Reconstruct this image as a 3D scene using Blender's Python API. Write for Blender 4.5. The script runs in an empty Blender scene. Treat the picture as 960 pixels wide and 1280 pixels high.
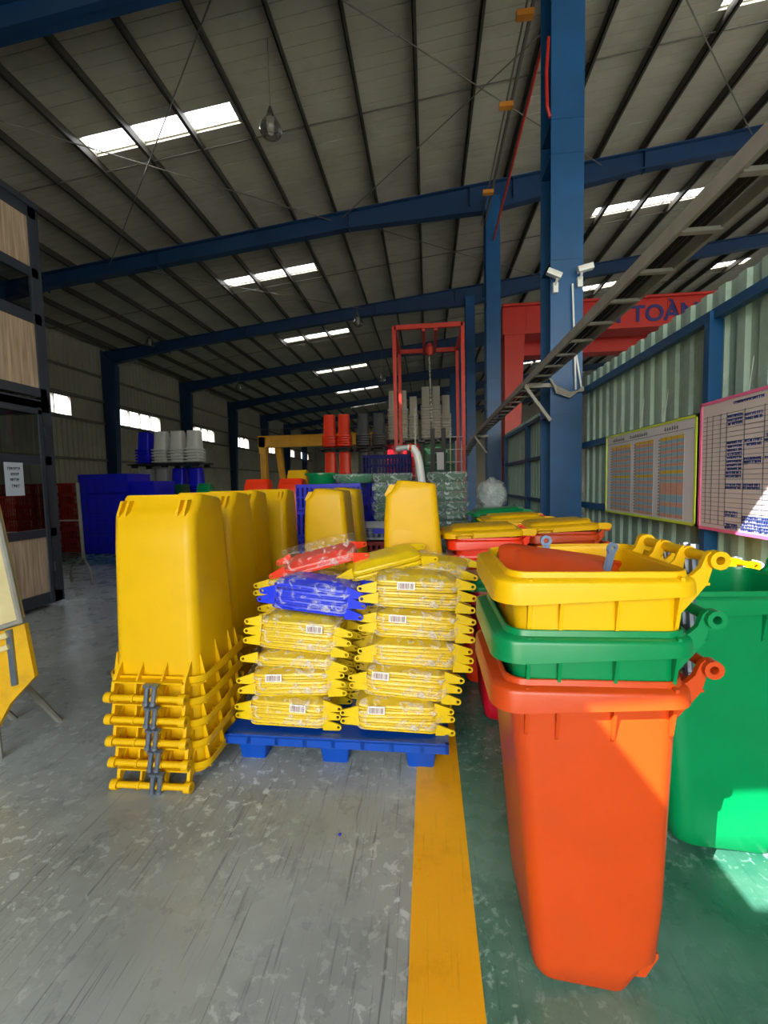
import bpy, math, random
from math import sin, cos, pi, radians
from mathutils import Vector, Matrix
rnd = random.Random(7)
sc = bpy.context.scene
col = sc.collection

# ------------------------------------------------------------------ camera
FPX, CAM_H = 540.0, 1.62
YAW, PITCH, ROLL = radians(5.889), radians(3.787), radians(1.3)
F = Vector((-sin(YAW) * cos(PITCH), cos(YAW) * cos(PITCH), -sin(PITCH)))
R0 = Vector((cos(YAW), sin(YAW), 0)); U0 = R0.cross(F)
Rr = R0 * cos(ROLL) - U0 * sin(ROLL); Uu = U0 * cos(ROLL) + R0 * sin(ROLL)
cd = bpy.data.cameras.new('camera'); cam = bpy.data.objects.new('camera', cd); col.objects.link(cam)
cd.sensor_fit = 'VERTICAL'; cd.sensor_height = 24; cd.lens = 24 * FPX / 1280
cd.clip_start = 0.05; cd.clip_end = 400
m = Matrix((Rr, Uu, -F)).transposed().to_4x4(); m.translation = (0, 0, CAM_H); cam.matrix_world = m
sc.camera = cam

# ------------------------------------------------------------------ light
w = bpy.data.worlds.new('world'); sc.world = w; w.use_nodes = True
nt = w.node_tree; nt.nodes.clear()
sky = nt.nodes.new('ShaderNodeTexSky'); sky.sky_type = 'NISHITA'; sky.sun_disc = False
sky.sun_elevation = radians(40.6); sky.sun_rotation = radians(221); sky.air_density = 1.6; sky.dust_density = 3.0
hs = nt.nodes.new('ShaderNodeHueSaturation'); hs.inputs['Saturation'].default_value = .55
bg = nt.nodes.new('ShaderNodeBackground'); bg.inputs['Strength'].default_value = 0.85
wo = nt.nodes.new('ShaderNodeOutputWorld')
nt.links.new(sky.outputs[0], hs.inputs['Color']); nt.links.new(hs.outputs[0], bg.inputs['Color']); nt.links.new(bg.outputs[0], wo.inputs['Surface'])
sl = bpy.data.lights.new('sun', 'SUN'); sl.energy = 13.0; sl.angle = radians(.12); sl.color = (1, .97, .92)
so = bpy.data.objects.new('sun', sl); col.objects.link(so)
SUN = Vector((.5, .57, -.65)).normalized()
so.rotation_euler = SUN.to_track_quat('-Z', 'Y').to_euler()
pl = bpy.data.lights.new('entrance_portal', 'AREA'); pl.shape = 'RECTANGLE'; pl.size = 44; pl.size_y = 6.6
pl.cycles.is_portal = True
po = bpy.data.objects.new('entrance_portal', pl); col.objects.link(po); po.location = (17.6, -8.3, 3.3)
po.rotation_euler = Vector((0, 1, 0)).to_track_quat('-Z', 'Z').to_euler()
sc.view_settings.view_transform = 'Standard'; sc.view_settings.look = 'None'
sc.view_settings.gamma = 1; sc.view_settings.use_curve_mapping = False
sc.view_settings.exposure = 0.68
sc.cycles.max_bounces = 8; sc.cycles.diffuse_bounces = 6; sc.cycles.transparent_max_bounces = 16
sc.cycles.use_denoising = True; sc.cycles.sample_clamp_indirect = 6; sc.cycles.caustics_reflective = False; sc.cycles.caustics_refractive = False

# ------------------------------------------------------------------ materials
MATS = {}
def lin(c):
    return tuple((x / 255 / 12.92 if x / 255 <= .04045 else ((x / 255 + .055) / 1.055) ** 2.4) for x in c)
def mat(name, rgb, rough=.5, var=.12, scale=6, metal=0, bump=0, bscale=40, dirt=None, dscale=2.5, damt=.35, spec=.5, coords='Object'):
    if name in MATS: return MATS[name]
    m = bpy.data.materials.new(name); m.use_nodes = True; n = m.node_tree; N = n.nodes; L = n.links
    b = N['Principled BSDF']; b.inputs['Roughness'].default_value = rough; b.inputs['Metallic'].default_value = metal
    b.inputs['Specular IOR Level'].default_value = spec
    c = lin(rgb)
    tc = N.new('ShaderNodeTexCoord'); nz = N.new('ShaderNodeTexNoise'); nz.inputs['Scale'].default_value = scale; nz.inputs['Detail'].default_value = 4
    L.new(tc.outputs[coords], nz.inputs['Vector'])
    rp = N.new('ShaderNodeValToRGB'); rp.color_ramp.elements[0].position = .3; rp.color_ramp.elements[1].position = .7
    rp.color_ramp.elements[0].color = (*[x * (1 - var) for x in c], 1); rp.color_ramp.elements[1].color = (*[min(1, x * (1 + var)) for x in c], 1)
    L.new(nz.outputs['Fac'], rp.inputs['Fac']); out = rp.outputs['Color']
    if dirt:
        n2 = N.new('ShaderNodeTexNoise'); n2.inputs['Scale'].default_value = dscale; n2.inputs['Detail'].default_value = 8; n2.inputs['Roughness'].default_value = .7
        L.new(tc.outputs[coords], n2.inputs['Vector'])
        r2 = N.new('ShaderNodeValToRGB'); r2.color_ramp.elements[0].position = .5; r2.color_ramp.elements[1].position = .72
        r2.color_ramp.elements[0].color = (0, 0, 0, 1); r2.color_ramp.elements[1].color = (damt, damt, damt, 1)
        L.new(n2.outputs['Fac'], r2.inputs['Fac'])
        mx = N.new('ShaderNodeMixRGB'); mx.inputs['Color2'].default_value = (*lin(dirt), 1)
        L.new(r2.outputs['Color'], mx.inputs['Fac']); L.new(out, mx.inputs['Color1']); out = mx.outputs['Color']
    L.new(out, b.inputs['Base Color'])
    if bump:
        n3 = N.new('ShaderNodeTexNoise'); n3.inputs['Scale'].default_value = bscale; n3.inputs['Detail'].default_value = 3
        L.new(tc.outputs[coords], n3.inputs['Vector'])
        bp = N.new('ShaderNodeBump'); bp.inputs['Strength'].default_value = bump; bp.inputs['Distance'].default_value = .02
        L.new(n3.outputs['Fac'], bp.inputs['Height']); L.new(bp.outputs['Normal'], b.inputs['Normal'])
    MATS[name] = m
    return m
def film(name, rgb, lo=.06, hi=.5, scale=22):
    if name in MATS: return MATS[name]
    m = bpy.data.materials.new(name); m.use_nodes = True; n = m.node_tree; N = n.nodes; L = n.links
    b = N['Principled BSDF']; b.inputs['Roughness'].default_value = .12; b.inputs['Base Color'].default_value = (*lin(rgb), 1)
    b.inputs['Specular IOR Level'].default_value = .9
    tc = N.new('ShaderNodeTexCoord'); nz = N.new('ShaderNodeTexNoise'); nz.inputs['Scale'].default_value = scale; nz.inputs['Detail'].default_value = 6
    nz.inputs['Distortion'].default_value = 1.5
    L.new(tc.outputs['Object'], nz.inputs['Vector'])
    rp = N.new('ShaderNodeMapRange'); rp.inputs['From Min'].default_value = .5; rp.inputs['From Max'].default_value = .74
    rp.inputs['To Min'].default_value = lo; rp.inputs['To Max'].default_value = hi
    L.new(nz.outputs['Fac'], rp.inputs['Value'])
    bp = N.new('ShaderNodeBump'); bp.inputs['Strength'].default_value = 1; bp.inputs['Distance'].default_value = .03
    L.new(nz.outputs['Fac'], bp.inputs['Height']); L.new(bp.outputs['Normal'], b.inputs['Normal'])
    tr = N.new('ShaderNodeBsdfTransparent'); mx = N.new('ShaderNodeMixShader')
    L.new(rp.outputs[0], mx.inputs['Fac']); L.new(tr.outputs[0], mx.inputs[1]); L.new(b.outputs[0], mx.inputs[2])
    L.new(mx.outputs[0], N['Material Output'].inputs['Surface'])
    MATS[name] = m
    return m
def glass(name, tint=(1, 1, 1), refl=.25, translucent=0.0):
    if name in MATS: return MATS[name]
    m = bpy.data.materials.new(name); m.use_nodes = True; n = m.node_tree; N = n.nodes; L = n.links
    N.remove(N['Principled BSDF'])
    tr = N.new('ShaderNodeBsdfTransparent'); tr.inputs['Color'].default_value = (*tint, 1)
    gl = N.new('ShaderNodeBsdfGlossy'); gl.inputs['Roughness'].default_value = .02
    if translucent:
        gl = N.new('ShaderNodeBsdfTranslucent'); gl.inputs['Color'].default_value = (.9, .9, .88, 1)
    mx = N.new('ShaderNodeMixShader'); 
    if translucent: mx.inputs['Fac'].default_value = translucent
    else:
        fr = N.new('ShaderNodeLayerWeight'); fr.inputs['Blend'].default_value = refl
        pw = N.new('ShaderNodeMath'); pw.operation = 'POWER'; pw.inputs[1].default_value = 2.0; ad = N.new('ShaderNodeMath'); ad.operation = 'MULTIPLY_ADD'; ad.inputs[1].default_value = .5; ad.inputs[2].default_value = .04
        L.new(fr.outputs['Facing'], pw.inputs[0]); L.new(pw.outputs[0], ad.inputs[0]); L.new(ad.outputs[0], mx.inputs['Fac'])
    L.new(tr.outputs[0], mx.inputs[1]); L.new(gl.outputs[0], mx.inputs[2]); L.new(mx.outputs[0], N['Material Output'].inputs['Surface'])
    MATS[name] = m
    return m
YEL = mat('yellow_plastic', (224, 176, 3), .42, .05, 5, bump=.05, bscale=14, dirt=(205, 150, 10), damt=.25, spec=.3)
YEL2 = mat('lid_yellow_plastic', (230, 196, 16), .35, .06, 9)
ORA = mat('orange_plastic', (192, 66, 15), .36, .05, 5, bump=.04, bscale=30)
RED = mat('red_orange_plastic', (240, 55, 12), .35, .05, 5)
CRI = mat('crimson_plastic', (190, 8, 40), .35, .06, 5)
GRN = mat('green_plastic', (0, 128, 72), .3, .06, 5, bump=.03, bscale=10)
DGRN = mat('dark_green_plastic', (8, 78, 44), .4, .1, 5)
BLU = mat('blue_plastic', (0, 72, 178), .4, .1, 6, dirt=(30, 60, 120), damt=.3)
CBLU = mat('crate_blue_plastic', (6, 16, 205), .4, .12, 4)
LBLU = mat('lid_blue_plastic', (18, 50, 225), .35, .08, 8)
NAVY = mat('navy_plastic', (10, 16, 84), .55, .15, 5, spec=.15)
WHT = mat('white_plastic', (205, 208, 205), .4, .05, 5)
GRY = mat('grey_plastic', (150, 152, 158), .4, .05, 5)
BEI = mat('beige_plastic', (190, 186, 172), .45, .05, 5)
BLK = mat('black_plastic', (52, 56, 58), .4, .1, 5)
DRK = mat('dark_rubber', (14, 14, 16), .6, .1, 5)
STEEL = mat('pin_steel', (120, 130, 145), .35, .1, 20, metal=.6)
COLB = mat('column_blue_paint', (14, 74, 122), .42, .14, 2.2, dirt=(26, 56, 84), damt=.4, coords='Object')
RAFB = mat('rafter_blue_paint', (13, 48, 84), .5, .12, 1.2)
PURL = mat('purlin_steel', (96, 92, 84), .6, .15, 2)
PURL2 = mat('purlin_dark_steel', (62, 58, 52), .6, .15, 2)
ROOFM = mat('roof_sheet', (168, 162, 146), .55, .1, .8, dirt=(128, 120, 104), dscale=.9, damt=.5)
WALLG = mat('wall_sheet_green', (158, 186, 172), .45, .08, 1.5, dirt=(116, 138, 126), dscale=3, damt=.6)
WALLD = mat('wall_sheet_dark', (148, 144, 130), .6, .12, .6, dirt=(104, 98, 86), dscale=1.2, damt=.5)
REDP = mat('crane_red_paint', (172, 30, 16), .45, .1, 1.5)
FRED = mat('frame_red_paint', (190, 48, 34), .5, .12, 5)
GANT = mat('gantry_yellow_paint', (220, 160, 30), .5, .1, 2)
GALV = mat('galvanised_steel', (150, 147, 138), .5, .12, 8, metal=.1, dirt=(100, 96, 86))
FRAMEM = mat('cabin_frame_grey', (50, 58, 70), .4, .08, 4)
GLS = glass('clear_glass', (.72, .76, .76), .35)
WGL = glass('window_glass', (.95, .97, 1), .2)
SKYL = glass('skylight_sheet', (1, .99, .96), .2, translucent=.6)
FILM = film('clear_film', (246, 246, 246), .03, .62, 13)  # noise-driven white patches in the film also stand in for glints
FILMW = film('milky_film', (205, 214, 214), .35, .85, 14)
FILMG = film('thin_film', (215, 232, 228), .18, .8, 12)

def wood_mat():
    m = bpy.data.materials.new('cabin_wood'); m.use_nodes = True; n = m.node_tree; N = n.nodes; L = n.links; b = N['Principled BSDF']; b.inputs['Roughness'].default_value = .5
    tc = N.new('ShaderNodeTexCoord'); mp = N.new('ShaderNodeMapping'); mp.inputs['Scale'].default_value = (8, 16, .7); L.new(tc.outputs['Object'], mp.inputs['Vector'])
    nz = N.new('ShaderNodeTexNoise'); nz.inputs['Scale'].default_value = 2.2; nz.inputs['Detail'].default_value = 8; nz.inputs['Distortion'].default_value = .6; L.new(mp.outputs[0], nz.inputs['Vector'])
    r = N.new('ShaderNodeValToRGB'); r.color_ramp.elements[0].position = .3; r.color_ramp.elements[1].position = .7
    r.color_ramp.elements[0].color = (*lin((150, 128, 108)), 1); r.color_ramp.elements[1].color = (*lin((204, 182, 156)), 1)
    L.new(nz.outputs['Fac'], r.inputs['Fac']); L.new(r.outputs[0], b.inputs['Base Color']); return m
WOOD = wood_mat()

def floor_mat(name, base, light, dark, speck=.0, scr=.6, rough=.3, specscale=16):
    m = bpy.data.materials.new(name); m.use_nodes = True; n = m.node_tree; N = n.nodes; L = n.links; b = N['Principled BSDF']
    tc = N.new('ShaderNodeTexCoord')
    def noise(scale, det, vec=None, rough=.6, dist=0):
        z = N.new('ShaderNodeTexNoise'); z.inputs['Scale'].default_value = scale; z.inputs['Detail'].default_value = det; z.inputs['Roughness'].default_value = rough; z.inputs['Distortion'].default_value = dist
        L.new(vec or tc.outputs['Object'], z.inputs['Vector']); return z.outputs['Fac']
    def rng(v, a, b_, c, d):
        r = N.new('ShaderNodeMapRange'); r.inputs['From Min'].default_value = a; r.inputs['From Max'].default_value = b_; r.inputs['To Min'].default_value = c; r.inputs['To Max'].default_value = d
        L.new(v, r.inputs['Value']); return r.outputs[0]
    def mixc(fac, c1, c2):
        x = N.new('ShaderNodeMixRGB'); L.new(fac, x.inputs['Fac'])
        if isinstance(c1, tuple): x.inputs['Color1'].default_value = (*lin(c1), 1)
        else: L.new(c1, x.inputs['Color1'])
        x.inputs['Color2'].default_value = (*lin(c2), 1); return x.outputs[0]
    c = mixc(rng(noise(.8, 5), .35, .7, 0, .6), base, light)
    c = mixc(rng(noise(3.5, 8, rough=.75), .52, .75, 0, .55), c, dark)
    # long scratches and drag marks
    for k, (ang, sx, th, amt) in enumerate(((-14, 60, .63, scr * .6), (22, 46, .645, scr * .5), (-42, 52, .655, scr * .45), (4, 36, .65, scr * .55), (-22, 90, .62, scr * .35))):
        mp = N.new('ShaderNodeMapping'); mp.inputs['Rotation'].default_value = (0, 0, radians(ang)); mp.inputs['Scale'].default_value = (sx * .9, 1.7, 1); mp.inputs['Location'].default_value = (k * 3.7, k * 1.9, 0)
        L.new(tc.outputs['Object'], mp.inputs['Vector'])
        c = mixc(rng(noise(1.0, 3, mp.outputs[0], .55), th, th + .06, 0, amt), c, tuple(int(v * .5) for v in base))
    if speck:
        sp = noise(specscale, 4, rough=.6, dist=.4); pt = noise(1.1, 2)
        mu = N.new('ShaderNodeMath'); mu.operation = 'MULTIPLY'; L.new(rng(sp, .565, .62, 0, 1), mu.inputs[0]); L.new(rng(pt, .4, .58, 0, speck), mu.inputs[1])
        c = mixc(mu.outputs[0], c, light)
    L.new(c, b.inputs['Base Color'])
    L.new(rng(noise(5, 5), .3, .7, rough - .08, rough + .15), b.inputs['Roughness'])
    bp = N.new('ShaderNodeBump'); bp.inputs['Strength'].default_value = .08; bp.inputs['Distance'].default_value = .01; L.new(noise(25, 3), bp.inputs['Height']); L.new(bp.outputs[0], b.inputs['Normal'])
    return m
FLOOR_G = floor_mat('floor_grey_epoxy', (138, 144, 142), (196, 206, 204), (100, 104, 103), 1.0, .95, .27, 20)
FLOOR_N = floor_mat('floor_green_epoxy', (26, 96, 74), (150, 185, 172), (14, 56, 46), .75, .5, .25, 26)
FLOOR_Y = floor_mat('floor_yellow_line', (246, 170, 6), (252, 196, 50), (196, 124, 8), .25, .3, .35, 60)
CONC = mat('apron_concrete', (150, 148, 140), .8, .1, .5)

# ------------------------------------------------------------------ mesh builder
class MB:
    def __init__(s): s.v = []; s.f = []
    def add(s, vs, fs, M=None):
        o = len(s.v); s.v += [tuple(M @ Vector(p)) if M is not None else tuple(p) for p in vs]; s.f += [tuple(i + o for i in f) for f in fs]; return s
    def box(s, x0, x1, y0, y1, z0, z1, M=None):
        return s.add([(x0, y0, z0), (x1, y0, z0), (x1, y1, z0), (x0, y1, z0), (x0, y0, z1), (x1, y0, z1), (x1, y1, z1), (x0, y1, z1)],
                     [(0, 3, 2, 1), (4, 5, 6, 7), (0, 1, 5, 4), (1, 2, 6, 5), (2, 3, 7, 6), (3, 0, 4, 7)], M)
    def loft(s, rings, cap0=True, cap1=True, closed=True, M=None):
        n = len(rings[0]); vs = [p for r in rings for p in r]; fs = []
        for i in range(len(rings) - 1):
            for j in range(n if closed else n - 1):
                k = (j + 1) % n; fs.append((i * n + j, i * n + k, (i + 1) * n + k, (i + 1) * n + j))
        if cap0: fs.append(tuple(reversed(range(n))))
        if cap1: fs.append(tuple(range((len(rings) - 1) * n, len(rings) * n)))
        return s.add(vs, fs, M)
    def pipe(s, pts, r, n=8, cap=True, M=None):
        pts = [Vector(p) for p in pts]; rings = []; a = None
        for i, p in enumerate(pts):
            t = ((pts[i] - pts[i - 1]).normalized() if i else Vector()) + ((pts[i + 1] - p).normalized() if i < len(pts) - 1 else Vector()); t.normalize()
            if a is None: a = t.orthogonal().normalized()
            a = (a - t * a.dot(t)).normalized(); b = t.cross(a); rr_ = r[i] if isinstance(r, (list, tuple)) else r
            rings.append([p + (a * cos(2 * pi * k / n) + b * sin(2 * pi * k / n)) * rr_ for k in range(n)])
        return s.loft(rings, cap, cap, M=M)
    def prism(s, poly, axis, t0, t1, M=None):
        def P(p, t): return {'x': (t, p[0], p[1]), 'y': (p[0], t, p[1]), 'z': (p[0], p[1], t)}[axis]
        return s.loft([[P(p, t0) for p in poly], [P(p, t1) for p in poly]], M=M)
    def bar(s, p0, p1, wx, wz, M=None):
        p0 = Vector(p0); p1 = Vector(p1); d = (p1 - p0).normalized(); up = Vector((0, 0, 1)) if abs(d.z) < .95 else Vector((0, 1, 0))
        a = d.cross(up).normalized(); b = a.cross(d)
        return s.loft([[p + a * i * wx / 2 + b * j * wz / 2 for i, j in ((-1, -1), (1, -1), (1, 1), (-1, 1))] for p in (p0, p1)], M=M)
    def mesh(s, name, m, smooth=0):
        me = bpy.data.meshes.new(name); me.from_pydata(s.v, [], s.f); me.materials.append(m)
        import bmesh
        b = bmesh.new(); b.from_mesh(me); bmesh.ops.recalc_face_normals(b, faces=b.faces); b.to_mesh(me); b.free()
        if smooth: me.shade_smooth(); me.set_sharp_from_angle(angle=radians(smooth))
        return me
    def build(s, name, m, parent=None, smooth=0): return put(name, s.mesh(name, m, smooth), parent)
def put(name, me, parent=None, loc=None, rot=None, m=None):
    o = bpy.data.objects.new(name, me); col.objects.link(o)
    if parent is not None: o.parent = parent
    if loc: o.location = loc
    if rot: o.rotation_euler = rot
    if m is not None:
        o.material_slots[0].link = 'OBJECT'; o.material_slots[0].material = m
    return o
def tag(o, label=None, cat=None, group=None, kind=None):
    for k, v in (('label', label), ('category', cat), ('group', group), ('kind', kind)):
        if v: o[k] = v
    return o
def thing(name, label, cat, loc=(0, 0, 0), rot=(0, 0, 0), group=None, scale=None):
    o = bpy.data.objects.new(name, None); o.empty_display_size = .1; col.objects.link(o); o.location = loc; o.rotation_euler = rot
    if scale: o.scale = scale
    return tag(o, label, cat, group)
def struct(name, loc=(0, 0, 0), label=None):
    o = bpy.data.objects.new(name, None); o.empty_display_size = .1; col.objects.link(o); o.location = loc
    return tag(o, label, None, None, 'structure')
def S(o, label=None): return tag(o, label, None, None, 'structure')
def rr(x0, x1, y0, y1, r, z, k=4):
    pts = []
    for cx, cy, a in ((x1 - r, y1 - r, 0), (x0 + r, y1 - r, 90), (x0 + r, y0 + r, 180), (x1 - r, y0 + r, 270)):
        for i in range(k + 1):
            t = radians(a + 90 * i / k); pts.append((cx + r * cos(t), cy + r * sin(t), z))
    return pts
def circ(cx, cy, r, n, a0=0, a1=360):
    return [(cx + r * cos(radians(a0 + (a1 - a0) * i / n)), cy + r * sin(radians(a0 + (a1 - a0) * i / n))) for i in range(n)]
def sstep(a, b, x):
    t = max(0, min(1, (x - a) / (b - a))); return t * t * (3 - 2 * t)
ORD = ['lowest', 'second lowest', 'third', 'fourth', 'fifth', 'sixth', 'seventh', 'eighth', 'ninth', 'tenth', 'eleventh', 'twelfth']
ORD[1] = 'second'
def order(i, n): return 'lowest' if i == 0 else ('topmost' if i == n - 1 else ORD[i] + ' up')

# ================================================================== STRUCTURE
YB, YF = -8.0, 54.0          # front opening, far end
XL, XR, XRIDGE = -14.2, 40.0, 14.0
def zroof(x): return 9.35 + .11 * (x if x <= XRIDGE else 2 * XRIDGE - x)
# floor
fl = S(MB().box(XL, XR, YB, YF, -.2, 0).build('floor', FLOOR_G), 'grey worn epoxy floor with scratches and pale specks')
g1 = S(MB().box(.149, 2.0, YB, 18, .0, .0015).build('floor_green', FLOOR_N), 'dark green painted floor strip beside the yellow line')
g2 = S(MB().box(-13.9, -6.6, 8.6, 50, .0, .0015).build('floor_green', FLOOR_N), 'green painted storage zone along the far window wall')
tl = S(MB().box(-.089, .149, YB, 18, .0, .002).build('trim_1', FLOOR_Y), 'yellow floor line between grey and green floor')
tl2 = S(MB().box(-6.6, -6.5, 8.6, 50, .0, .002).build('trim_2', mat('floor_orange_line', (190, 90, 30), .4)), 'orange floor line edging the green storage zone')
S(MB().box(-60, 80, -60, YB, -.22, -.02).build('ground_apron', CONC), 'pale concrete yard outside the entrance')
# ceiling of strips with seams
ceil = struct('ceiling', label='pale insulated roof sheets seen from below with dark seams')
PITCHY = .235
SKY_ROWS = [8.43 + 6.11 * k for k in range(7)]
strip_y = []
y = 8.43
while y > YB: y -= PITCHY
holes_x = [(-6.80, -5.75), (-5.71, -4.64), (-4.60, -3.66)]
holes_xr = [(5.30, 6.34), (6.38, 7.40), (7.44, 8.46)]
holes_xr2 = [(12.2, 13.1), (13.14, 13.9)]
sun_holes = [(-6.1, -5.6, -5.6, -4.72), (-4.45, -3.8, -4.4, -3.6)]  # unseen roof gaps added so sun shafts reach bins, floor and boards
ni = 0
while y < YF:
    row = [r for r in SKY_ROWS if r < y + PITCHY / 2 < r + .47]
    cuts = []
    if row: cuts = holes_x + holes_xr + holes_xr2
    for a, b, c, d in sun_holes:
        if y < b and y + PITCHY > a: cuts = cuts + [(c, d)]
    xs = [XL]
    for c, d in sorted(cuts): xs += [c, d]
    xs += [XRIDGE]
    mb = MB()
    for i in range(0, len(xs), 2):
        a, b = xs[i], xs[i + 1]
        za, zb = zroof(a), zroof(b); off = .004 * (ni % 2)
        y0, y1 = y + .007, y + PITCHY - .007
        mb.add([(a, y0, za + off), (b, y0, zb + off), (b, y1, zb + off), (a, y1, za + off), (a, y0, za + .05), (b, y0, zb + .05), (b, y1, zb + .05), (a, y1, za + .05)],
               [(0, 3, 2, 1), (4, 5, 6, 7), (0, 1, 5, 4), (1, 2, 6, 5), (2, 3, 7, 6), (3, 0, 4, 7)])
    mb.build('roof_panel', ROOFM, ceil)
    y += PITCHY; ni += 1
# roof skin closing the joints (with the same openings)
mb = MB()
def skin(x0, x1, y0, y1):
    za, zb = zroof(x0) + .05, zroof(x1) + .05
    mb.add([(x0, y0, za), (x1, y0, zb), (x1, y1, zb), (x0, y1, za), (x0, y0, za + .04), (x1, y0, zb + .04), (x1, y1, zb + .04), (x0, y1, za + .04)],
           [(0, 3, 2, 1), (4, 5, 6, 7), (0, 1, 5, 4), (1, 2, 6, 5), (2, 3, 7, 6), (3, 0, 4, 7)])
ys = []
for r in SKY_ROWS: ys.append((r, r + .45, holes_x + holes_xr + holes_xr2))
for a, b, c, d in sun_holes: ys.append((a, b, [(c, d)]))
ys.sort(); yc = YB
for a, b, hx in ys:
    skin(XL, XRIDGE, yc, a)
    xs = [XL] + [v for h in sorted(hx) for v in h] + [XRIDGE]
    for i in range(0, len(xs), 2): skin(xs[i], xs[i + 1], a, b)
    yc = b
skin(XL, XRIDGE, yc, YF)
za, zb = zroof(XRIDGE), zroof(XR)
mb.add([(XRIDGE, YB, za), (XR, YB, zb), (XR, YF, zb), (XRIDGE, YF, za), (XRIDGE, YB, za + .1), (XR, YB, zb + .1), (XR, YF, zb + .1), (XRIDGE, YF, za + .1)],
       [(0, 3, 2, 1), (4, 5, 6, 7), (0, 1, 5, 4), (1, 2, 6, 5), (2, 3, 7, 6), (3, 0, 4, 7)])
mb.build('roof_skin', ROOFM, ceil)
# skylights
for k, r in enumerate(SKY_ROWS):
    for nm, hx in (('near the window wall', holes_x), ('beyond the middle columns', holes_xr), ('under the ridge', holes_xr2)):
        s = struct('skylight', label='bright translucent roof skylight of clear sheets ' + nm)
        for a, b in hx:
            za, zb = zroof(a) + .06, zroof(b) + .06; q = MB()
            q.add([(a, r, za), (b, r, zb), (b, r + .45, zb), (a, r + .45, za)], [(0, 1, 2, 3)]); q.build('skylight_sheet', SKYL, s)
# purlins
k = -13
xp = -.13 - 1.117 * 12
while xp < XRIDGE + .1:
    z = zroof(xp); mb = MB()
    mb.box(xp - .012, xp + .012, YB, YF, z - .2, z - .005); mb.box(xp - .012, xp + .06, YB, YF, z - .2, z - .185)
    S(mb.build('purlin', PURL2)); xp += 1.117
# tie line across the purlins
for yy in (9.2, 15.3, 21.4, 27.5, 33.6):
    S(MB().bar((XL, yy, zroof(XL) - .1), (XRIDGE, yy, zroof(XRIDGE) - .1), .02, .02).build('sag_rod', PURL))
# rafters (I-beams, deeper towards the columns)
def rafter(yy):
    mb = MB()
    def seg(x0, x1, d0, d1):
        for (a, b, w_) in ((0, .03, .11), (None, None, .008), (1, 1, .11)):
            t0, t1 = zroof(x0) - .2, zroof(x1) - .2
            if a == 0: p = (t0 - .03, t0, t1 - .03, t1)
            elif a is None: p = (t0 - d0, t0, t1 - d1, t1)
            else: p = (t0 - d0, t0 - d0 + .03, t1 - d1, t1 - d1 + .03)
            mb.add([(x0, yy - w_, p[0]), (x1, yy - w_, p[2]), (x1, yy + w_, p[2]), (x0, yy + w_, p[0]), (x0, yy - w_, p[1]), (x1, yy - w_, p[3]), (x1, yy + w_, p[3]), (x0, yy + w_, p[1])],
                   [(0, 3, 2, 1), (4, 5, 6, 7), (0, 1, 5, 4), (1, 2, 6, 5), (2, 3, 7, 6), (3, 0, 4, 7)])
    seg(XL, -11, .62, .42); seg(-11, -2, .42, .46); seg(-2, 1.7, .46, .72); seg(1.7, 5.5, .72, .46); seg(5.5, XRIDGE, .46, .46)
    for x in (-11, -7.5, -2, 1.2, 2.3, 5.5):
        t = zroof(x) - .2; mb.box(x - .008, x + .008, yy - .1, yy + .1, t - .5, t)
    S(mb.build('rafter', RAFB), 'dark blue steel roof rafter spanning from the window wall')
for yy in range(0, 54, 6): rafter(yy)
# columns: left wall and middle row
def column(x, yy, h, wx, dy, m=COLB, label=None, plates=()):
    mb = MB()
    mb.box(x - wx / 2, x + wx / 2, yy - dy / 2, yy - dy / 2 + .02, 0, h); mb.box(x - wx / 2, x + wx / 2, yy + dy / 2 - .02, yy + dy / 2, 0, h)
    mb.box(x - .008, x + .008, yy - dy / 2 + .02, yy + dy / 2 - .02, 0, h)
    for z in plates: mb.box(x - wx / 2 + .005, x + wx / 2 - .005, yy - dy / 2 - .006, yy + dy / 2, z - .012, z + .012)
    mb.box(x - wx / 2 - .06, x + wx / 2 + .06, yy - dy / 2 - .06, yy + dy / 2 + .06, 0, .03)
    return S(mb.build('column', m), label)
for yy in range(12, 54, 6):
    mb = MB()
    mb.loft([[(-14.1, yy - .14, 0), (-13.75, yy - .14, 0), (-13.75, yy + .14, 0), (-14.1, yy + .14, 0)], [(-14.1, yy - .14, 7.7), (-13.45, yy - .14, 7.0), (-13.45, yy + .14, 7.0), (-14.1, yy + .14, 7.7)]])
    S(mb.build('column', RAFB), 'dark blue tapered steel column on the window wall')
column(1.755, 6.0, 9.3, .39, .5, COLB, 'wide blue steel column with two security cameras', plates=(2.45, 4.35, 5.6, 6.0))
for yy in range(12, 54, 6): column(1.76, yy, 8.9, .36, .45, COLB, 'blue steel column of the middle row', plates=(2.4, 4.3, 6.3))
# left window wall
wins = [(12.9, 16.15), (18.75, 21.95), (24.6, 27.8), (30.2, 33.4), (36.2, 39.3), (42.1, 45.2), (47.6, 50.6)]
wl = struct('wall_left', label='dark corrugated sheet wall with a band of windows')
mb = MB(); mb.box(XL - .1, XL, YB, YF, 0, 4.55); mb.box(XL - .1, XL, YB, YF, 5.4, 7.95); yc = YB
for a, b in wins: mb.box(XL - .1, XL, yc, a, 4.55, 5.4); yc = b
mb.box(XL - .1, XL, yc, YF, 4.55, 5.4); mb.build('wall_base', WALLD, wl)
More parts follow.
